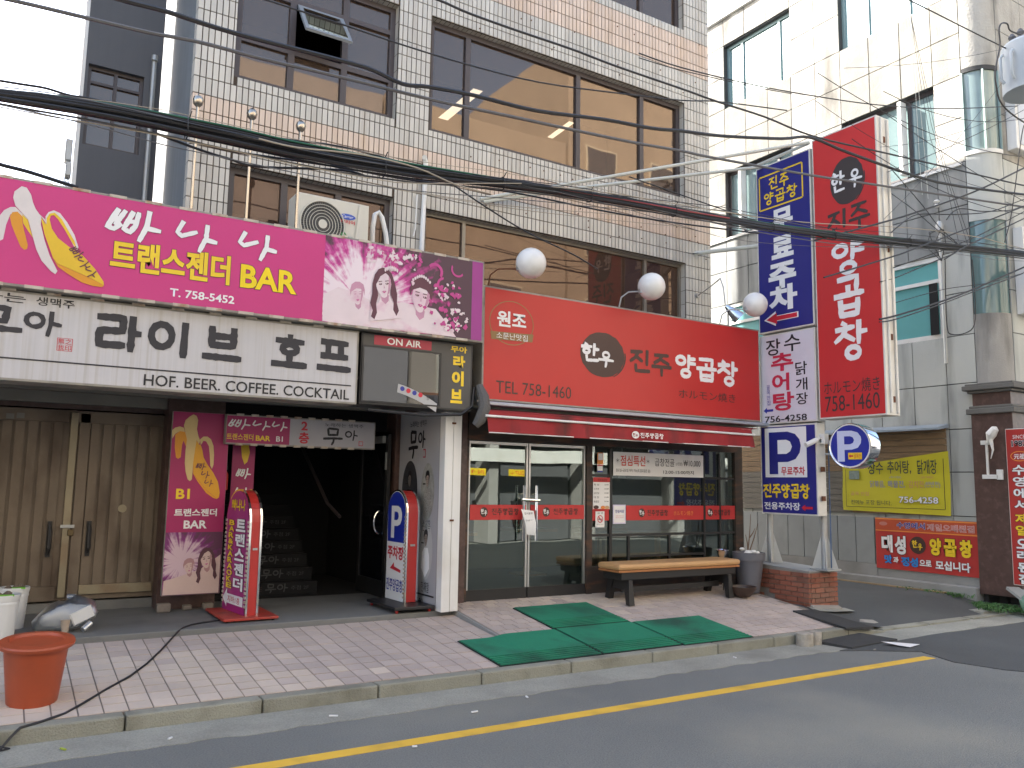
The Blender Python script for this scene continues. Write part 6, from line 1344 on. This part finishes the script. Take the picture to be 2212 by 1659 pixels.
MB().lathe((8.28,7.5,.30),[(.125,0),(.185,.40),(.20,.40),(.205,.50),(.185,.50),(.18,.44)],28).build('pot',M('pot_grey',(.115,.115,.13),.5,var=.04),pl_,smooth=True)
for x,y,z,r_ in ((8.18,7.42,.80,.05),(8.24,7.38,.81,.04),(8.35,7.42,.79,.04),(8.3,7.5,.79,.05),(8.16,7.5,.84,.035)): MB().lathe((x,y,z),[(.3*r_,-r_*.6),(r_,0),(.5*r_,r_*.6)],8).build('white_stone',m_white,pl_,smooth=True)
for a,c in (((8.26,7.5,.78),(8.33,7.5,1.28)),((8.28,7.5,.78),(8.44,7.48,1.16)),((8.30,7.5,.98),(8.36,7.46,1.10)),((8.27,7.5,.8),(8.25,7.52,1.02))): tube('twig',[a,Vector(a).lerp(Vector(c),.5)+Vector((.01,0,0)),c],[.009,.006,.003],M('twig_brown',(.12,.07,.04),.8),pl_,n=5)
t=thing('bowl_planter','shallow dark brown bowl pot beside the bench end','pot',(7.97,7.33,.28))
MB().lathe((7.97,7.33,.285),[(.09,0),(.15,.06),(.175,.12),(.16,.12),(.15,.09)],24).build('bowl',M('bowl_brown',(.05,.03,.022),.45),t,smooth=True); MB().lathe((7.97,7.33,.375),[(.01,.01),(.14,0)],18).build('gravel',m_gutter,t)
t=thing('ashtray_stand','small chrome ashtray stand between the bench and the grey pot','ashtray',(7.98,7.66,.30))
MB().lathe((7.98,7.66,.72),[(.03,0),(.07,.06),(.085,.10),(.075,.11),(.05,.07)],20).build('ash_bowl',m_chrome,t,smooth=True); tube('stem',[(7.98,7.66,.32),(7.98,7.66,.72)],.012,m_chrome,t)
# ================================================================ mats
def zp(x,y):
    l,r_=zL(y),zR(y); t=min(1,max(0,(x-4.05)/.12)); return l*(1-t)+r_*t
def mat_(x0,x1,y0,y1,lab,skew=0):
    t=thing('green_mat',lab,'doormat',((x0+x1)/2,y0,zp((x0+x1)/2,y0)),'green ribbed entrance mats')
    def strip(name,ya,yb,h,m,xa=x0,xb=x1):
        nx=14; b=MB()
        for i in range(nx):
            p,q=xa+(xb-xa)*i/nx,xa+(xb-xa)*(i+1)/nx; s1=skew*(ya-y0),skew*(yb-y0)
            b.hexa([(p+s1[0],ya,zp(p,ya)-.002),(q+s1[0],ya,zp(q,ya)-.002),(q+s1[1],yb,zp(q,yb)-.002),(p+s1[1],yb,zp(p,yb)-.002)],[(p+s1[0],ya,zp(p,ya)+h),(q+s1[0],ya,zp(q,ya)+h),(q+s1[1],yb,zp(q,yb)+h),(p+s1[1],yb,zp(p,yb)+h)])
        b.build(name,m,t)
    strip('rubber_edge',y0,y1,.010,m_greend)
    strip('mat_field',y0+.235,y1-.012,.018,m_green,x0+.012,x1-.012)
    for i in range(5):
        ya=y0+.012+i*.045; strip('mat_rib',ya,ya+.021,.018,m_green,x0+.012,x1-.012)
mat_(3.69,4.765,6.035,6.80,'green ribbed mat nearest the shutters, at the left of the kerb row')
mat_(4.775,5.735,6.04,6.81,'green ribbed mat in the middle of the kerb row')
mat_(5.745,6.70,6.02,6.80,'green ribbed mat at the right end of the kerb row')
mat_(4.77,5.745,6.83,7.58,'green ribbed mat in front of the glass doors, behind the other three')
t=MB().hexa([(8.02,5.90,.095),(8.50,5.90,.06),(8.47,6.66,.15),(8.08,6.66,.168)],[(8.02,5.90,.116),(8.50,5.90,.09),(8.47,6.66,.185),(8.08,6.66,.195)]).build('black_mat',m_rubber); tag(t,'black rubber mat on the pavement corner beside the planter','mat')
t=MB().hexa([(7.46,5.84,.004),(7.52,5.47,.004),(8.42,5.56,.004),(8.26,5.90,.004)],[(7.46,5.84,.035),(7.52,5.47,.024),(8.42,5.56,.02),(8.26,5.90,.045)]).build('road_mat',m_rubber); tag(t,'curled black rubber sheet lying in the gutter by the kerb','mat')
for x,lab in ((7.255,'left concrete core stone standing against the kerb'),(7.43,'right, slimmer concrete core stone standing against the kerb')):
    r_=.088 if x<7.3 else .062
    tag(MB().lathe((x,5.84,.0),[(r_,0),(r_,.125),(r_*.93,.132)],18).build('core_stone',M('core_concrete',(.34,.31,.26),.9,var=.2,vs=20,bump=.8,bs=60,dirt=(.15,.13,.11),da=.5,ds=14),smooth=True),lab,'concrete core')
tag(MB().add([(7.98,5.46,.047),(8.16,5.42,.03),(8.37,5.27,.017),(8.10,5.21,.02),(8.05,5.32,.026)],[(0,1,4),(1,2,4),(2,3,4)]).build('paper_sheet',m_wh),'torn white paper sheet lying on the road by the rubber sheet','paper')
tag(MB().add([(8.62,6.16,.10),(8.74,6.05,.09),(8.86,6.08,.085),(8.84,6.14,.11),(8.68,6.20,.12)],[(0,1,4),(1,2,3),(1,3,4)]).build('rag',m_edge),'crumpled grey rag on the dark asphalt beside the planter','litter')
for i,(x,y,w_,c,lab) in enumerate(((3.0,5.25,.05,m_wh,'cigarette end on the road left of the mats'),(3.55,5.42,.04,m_wh,'cigarette end near the gutter below the mats'),(2.1,5.62,.06,m_wh,'white scrap in the gutter below the left mat'),(1.05,5.62,.035,m_wh,'tiny white scrap in the gutter left of centre'),(.47,5.70,.05,M('scrap_green',(.35,.42,.05),.6),'yellow green wrapper strip in the gutter at the left'),(7.7,5.34,.05,m_edge,'pale pebble on the road in front of the rubber sheet'),(6.1,5.72,.035,m_wh,'white scrap in the gutter right of the mats'),(2.3,4.75,.03,m_wh,'tiny white scrap just below the yellow line'))):
    a=i*1.3; b=MB(); b.box((-w_/2,-.006,0),(w_/2,.006,.008)); b.v=[(x+p[0]*math.cos(a)-p[1]*math.sin(a),y+p[0]*math.sin(a)+p[1]*math.cos(a),.008+p[2]) for p in b.v]; tag(b.build('litter_scrap',c),lab,'litter')
# ================================================================ buckets, bag, stones, cable at the left
ob=thing('orange_bucket','large orange plastic bin with a sunken lid on the pavement at the left','bucket',(.34,6.45,.13))
m_or=M('orange_plastic',(.36,.068,.024),.45,var=.06,vs=3,dirt=(.22,.06,.03),da=.4,ds=5)
MB().lathe((.325,6.44,.135),[(.148,0),(.150,.005),(.190,.36),(.192,.385)],36).build('bin_body',m_or,ob,smooth=True)
MB().lathe((.325,6.44,.50),[(.19,0),(.222,.005),(.228,.025),(.222,.036),(.165,.042),(.158,.026),(.15,.024),(.001,.030)],40).build('lid',m_or,ob,smooth=True)
ob.rotation_euler=(math.atan(.1),0,0)
m_wp=M('white_plastic',(.62,.62,.60),.35,var=.03)
for (x,y,r_,lab) in ((.13,7.93,.125,'white plastic pail of earth at the left edge behind the orange bin'),(.22,8.42,.115,'white plastic pail with rags standing behind the first pail')):
    t=thing('white_pail',lab,'bucket',(x,y,.31),'white plastic pails')
    MB().lathe((x,y,.312),[(r_*.82,0),(r_*.97,.27),(r_*1.0,.27),(r_*1.0,.285),(r_*.98,.29),(r_*1.02,.31),(r_*1.05,.33),(r_*1.05,.345),(r_*.98,.345),(r_*.95,.30)],30).build('pail',m_wp,t,smooth=True)
    b=MB(); rr=random.Random(int(x*100))
    for _ in range(14): b.lathe((x+rr.uniform(-.06,.06),y+rr.uniform(-.06,.06),.62+rr.uniform(0,.04)),[(.01,-.015),(.035,0),(.01,.02)],6)
    b.build('rubble',M('earth_brown',(.13,.10,.075),.95,var=.3,vs=12,bump=.5),t,kind='stuff')
    MB().box((x-.02,y-.11,.65),(x+.08,y-.04,.66)).build('green_scrap',M('lime_plastic',(.18,.50,.04),.5),t)
pbg=thing('plastic_bag','crumpled clear plastic bag of rubbish lying on the platform','bag',(.6,8.1,.31))
m_bag=glass('clear_bag',(.9,.92,.94),.05,.42,.35,(.46,.48,.49),wave=.4)
b=MB(); nu,nv=22,10; rr=random.Random(8); vs=[]
for j in range(nv+1):
    for i in range(nu):
        a=2*math.pi*i/nu; ph=math.pi*(j/nv); r_=(1+.10*math.sin(3*a+ph*2)+.05*math.sin(7*a-ph*5)+rr.uniform(-.02,.02))
        vs.append((.605+.235*math.sin(ph)*math.cos(a)*r_,8.12+.16*math.sin(ph)*math.sin(a)*r_,max(.313,.43-.0*a+.135*math.cos(ph)*r_+.03*math.cos(a))))
b.add(vs,[(j*nu+i,j*nu+(i+1)%nu,(j+1)*nu+(i+1)%nu,(j+1)*nu+i) for j in range(nv) for i in range(nu)]); b.build('bag_film',m_bag,pbg,smooth=True).modifiers.clear()
def free(name,lab,cat,bfun,m,sm=True): o=bfun.build(name,m,smooth=sm); tag(o,lab,cat); return o
b=MB(); P0=Vector((.62,7.96,.46)); U_=Vector((.16,.02,.075)); V_=Vector((.045,.01,-.10)); N_=Vector((0,-.012,.003))
b.hexa([P0,P0+U_,P0+U_+V_,P0+V_],[P0+N_+U_*.06+V_*.06,P0+N_+U_*.94+V_*.06,P0+N_+U_*.94+V_*.94,P0+N_+U_*.06+V_*.94]); free('food_tray','white plastic food tray on top of the rubbish bag','tray',b,m_wp,False)
free('paper_cup','paper cup lying in the rubbish bag','cup',MB().lathe((.60,7.97,.32),[(.026,0),(.036,.095),(.039,.10)],16),M('cup_tan',(.45,.36,.28),.6))
free('drink_can','silver drink can at the mouth of the rubbish bag','can',MB().tube([(.73,7.93,.335),(.79,7.97,.38)],.026,12),m_alu)
free('blue_wrapper','blue wrapper inside the rubbish bag','wrapper',MB().hexa([(.58,8.06,.42),(.66,8.05,.45),(.66,8.08,.45),(.58,8.09,.42)],[(.60,8.06,.50),(.65,8.05,.53),(.65,8.07,.53),(.60,8.08,.50)]),M('wrapper_blue',(.02,.08,.22),.4),False)
for (x,y,lab,s) in ((1.50,8.80,'rough stone block under the banana banner, the left one',(.13,.09,.085)),(1.73,8.86,'rough stone block under the middle of the banana banner',(.09,.08,.05)),(1.93,8.86,'low stone block under the right end of the banana banner',(.10,.09,.06))):
    o=box('stone_block',(x-s[0]/2,y-s[1]/2,.311),(x+s[0]/2,y+s[1]/2,.311+s[2]),M('block_stone',(.20,.17,.14),.9,var=.2,vs=12,bump=.8,bs=50),bevel=.014); tag(o,lab,'stone')
pts=[(2.0,8.10,.318),(1.87,8.05,.318),(1.70,7.98,.318),(1.587,7.90,.318),(1.50,7.78,.318),(1.45,7.712,.30),(1.40,7.65,.262+.006),(1.25,7.30,zL(7.3)+.008),(1.10,6.98,zL(6.98)+.008),(.95,6.72,zL(6.72)+.008),(.78,6.50,zL(6.5)+.008),(.62,6.27,zL(6.27)+.008),(.50,6.12,.112),(.36,6.0,.108),(.25,5.925,.106),(.20,5.90,.06),(.16,5.86,.018),(.0,5.75,.016),(-.3,5.72,.016)]
tag(tube('ground_cable',pts,.008,m_cable,n=6),'black power cable trailing from the bar stand across the pavement to the kerb','cable')
tag(tube('ground_cable',[(-.3,5.9,.11),(.02,5.96,.11),(.10,5.93,.10),(.13,5.88,.03),(.20,5.84,.016),(.12,5.80,.016)],.006,m_cable,n=5),'short looped black cable at the kerb in the lower left corner','cable')
# ================================================================ arched stand signs
def stand(lab,O,U,w2,z0,z1,th,mtop,base,mb,casters,fill):
    fr=Fr(O,U,(0,0,1)); t=thing('stand_sign',lab,'stand sign',(O[0],O[1],.31))
    def outline(e):
        r=w2+e; pts=[(-r,z0),(r,z0),(r,z1-w2)]; return pts+[(r*math.cos(R(a)),z1-w2+(w2+e)*math.sin(R(a))) for a in range(12,180,12)]+[(-r,z1-w2)]
    MB().prism([fr.p(u,v,-.012) for u,v in outline(-.012)],-fr.N*(th-.024)).build('body_shell',M('stand_red',(.44,.03,.025),.35),t)
    for o_ in (0,-(th-.02)): MB().prism([fr.p(u,v,o_) for u,v in outline(0)],-fr.N*.02).build('chrome_trim',m_chrome,t)
    fill(t,fr,outline)
    x0,y0,x1,y1=base
    box('base_board',(x0,y0,.345 if casters else .325),(x1,y1,.375 if casters else .35),mb,t,bevel=.006)
    for x in (x0+.04,x1-.04):
        for y in (y0+.05,y1-.05):
            MB().lathe((x,y,.328 if casters else .318),[(.014,-.012),(.018,-.008),(.018,.008),(.014,.012)],10,axis='x').build('caster',MC['stand_red'] if casters else m_black,t,smooth=True)
    box('socket_plate',tuple(fr.p(w2-.002,.95,-th*.35)+Vector((0,0,0))),tuple(fr.p(w2+.004,.97,-th*.7)),m_steel,t)
m_mgs=M('stand_magenta',(.34,.02,.17),.4)
def f1(t,fr,ol):
    poly('face',fr,[(u,v) for u,v in ol(-.018)],m_mgs,t,.003)
    text(t,'빠나나',fr,(-.17,1.31,.19,1.42),m_yl,.006,bold=.03,outline=(m_outl,.02))
    vtext(t,'트랜스젠더',fr,(-.02,.55,.23,1.24),m_wh,off=.008,bold=.04,outline=(m_bk,.03))
    vtext(t,'BAR&KARAOKE',fr,(-.21,.56,-.06,1.22),m_yl,off=.008,bold=.04,outline=(m_bk,.03))
    poly('arrow',fr,[(-.28,.46),(-.17,.56),(-.17,.51),(.25,.51),(.25,.42),(-.17,.42),(-.17,.38)],m_wh,t,.006); text(t,'지하1층',fr,(-.14,.435,.18,.495),m_rdp,.009)
    r_=random.Random(4)
    for i in range(26):
        v=.42+i*.041
        if v<1.2:
            for u in (-.29,.29): slab('trim_clip',fr,u-.02,v,u+.02,v+.022,.006,m_rustw,t,off=.008)
stand('arched purple stand sign with red side on a red base',(2.04,8.28,0),Vector((.112,-.994,0)).normalized(),.31,.35,1.52,.125,m_mgs,(1.86,7.86,2.36,8.62),M('red_base',(.38,.04,.025),.55,dirt=(.15,.06,.04),da=.5,ds=7),False,f1)
def f2(t,fr,ol):
    o=ol(-.018); poly('face',fr,o,m_wh,t,.003)
    poly('blue_field',fr,[(-.205,.98),(.205,.98)]+[(u,v) for u,v in ol(-.024) if v>1.0],MC['round_blue'],t,.005)
    bigP(t,fr,-.12,1.02,.26,.34,m_wh,MC['round_blue'],.007)
    text(t,'주차장',fr,(-.19,.80,.20,.94),m_rdp,.006,bold=.035); poly('arrow',fr,[(-.12,.70),(-.02,.77),(-.02,.725),(.14,.70),(.14,.67)],m_rdp,t,.006); text(t,'진주양곱창',fr,(-.20,.47,.20,.60),m_bl,.006,bold=.02)
    for i in range(22):
        v=.42+i*.041
        if v<1.28: slab('trim_clip',fr,.20,v,.235,v+.02,.006,m_rustw,t,off=.008)
stand('arched white and blue P stand sign on a black wheeled base',(3.675,8.19,0),Vector((.02,-1,0)).normalized(),.238,.38,1.535,.15,m_wh,(3.46,7.68,3.90,8.42),m_black,True,f2)
ex=thing('fire_extinguisher','small red fire extinguisher on the pier behind the purple stand sign','fire extinguisher',(1.99,8.85,1.5))
MB().lathe((2.04,8.93,1.50),[(.03,0),(.035,.01),(.035,.16),(.02,.19),(.012,.21)],14).build('cylinder',MC['stand_red'],ex,smooth=True); box('valve',(2.02,8.90,1.71),(2.06,8.95,1.75),m_black,ex)
# ================================================================ right edge odds and ends
w1=thing('wall_meter','white lamp bracket and small boxes on the granite pillar','bracket',(11.85,6.35,1.8))
for bx in ((6.30,2.28,6.42,2.34),(6.20,1.80,6.42,1.86),(6.33,1.86,6.355,2.30),(6.14,1.79,6.22,1.93)): box('bracket_box',(11.845,bx[0],bx[1]),(11.878,bx[2],bx[3]),m_white,w1,bevel=.004)
MB().tube([(11.83,6.30,2.30),(11.80,6.24,2.42),(11.80,6.18,2.50),(11.80,6.16,2.52)],[.02,.07,.05,.01],10).build('lamp_hood',m_white,w1,smooth=True); tube('loose_wrap',[(11.80,6.25,2.36),(11.79,6.22,2.20),(11.80,6.26,2.08)],[.03,.014,.004],m_white,w1)
tag(MB().hexa([(11.55,5.75,.14),(12.3,5.70,.10),(12.32,6.0,.28),(11.6,6.05,.33)],[(11.55,5.74,.175),(12.3,5.69,.135),(12.32,5.99,.315),(11.6,6.04,.365)]).build('stone_slab',M('slab_grey',(.30,.31,.29),.8,bump=.3)),'pale stone slab leaning at the foot of the red pillar sign','slab')
b=MB(); rr=random.Random(17); nu,nv=16,8; vs=[]
for j in range(nv+1):
    for i in range(nu):
        a=2*math.pi*i/nu; ph=math.pi*j/nv; r_=1+.1*math.sin(3*a+j)+rr.uniform(-.05,.05); vs.append((11.70+.32*math.sin(ph)*math.cos(a)*r_,5.62+.28*math.sin(ph)*math.sin(a)*r_,max(.02,.14+.17*math.cos(ph)*r_)))
b.add(vs,[(j*nu+i,j*nu+(i+1)%nu,(j+1)*nu+(i+1)%nu,(j+1)*nu+i) for j in range(nv) for i in range(nu)])
tag(b.build('green_sack',M('sack_green',(.09,.20,.14),.5,var=.15,vs=6,bump=.3,bs=20),smooth=True),'slumped green sack on the ground at the right edge','sack')
b=MB()
def tuft(x,y,z,n,h):
    for _ in range(n):
        a=rr.uniform(0,6.28); l=rr.uniform(.4,1)*h; px,py=x+rr.gauss(0,.06),y+rr.gauss(0,.10); d=Vector((math.cos(a),math.sin(a),0)); p=Vector((px,py,z)); w_=Vector((-d.y,d.x,0))*rr.uniform(.006,.014)
        q=p+d*l*.5+Vector((0,0,l*.8)); e=p+d*l+Vector((0,0,l*.6)); b.add([p-w_*.4,p+w_*.4,q+w_,q-w_,e],[(0,1,2,3),(3,2,4)])
for x,y,n in ((11.70,7.1,90),(11.66,6.75,70),(11.7,6.45,160),(11.6,6.3,140),(11.75,6.2,160),(11.45,6.2,60),(11.72,7.5,40),(11.35,6.08,50),(11.8,5.98,110),(11.6,5.95,90)): tuft(x,y,.14 if y>6.5 else .05,n,.075)
tag(b.build('weeds',m_leaf,kind='stuff'),'low green weeds at the foot of the grey building','weeds')
box('yellow_wall_foot',(11.66,6.95,.1),(11.735,14,.185),M('ochre_strip',(.28,.20,.10),.85,var=.2,vs=4),kind='structure')
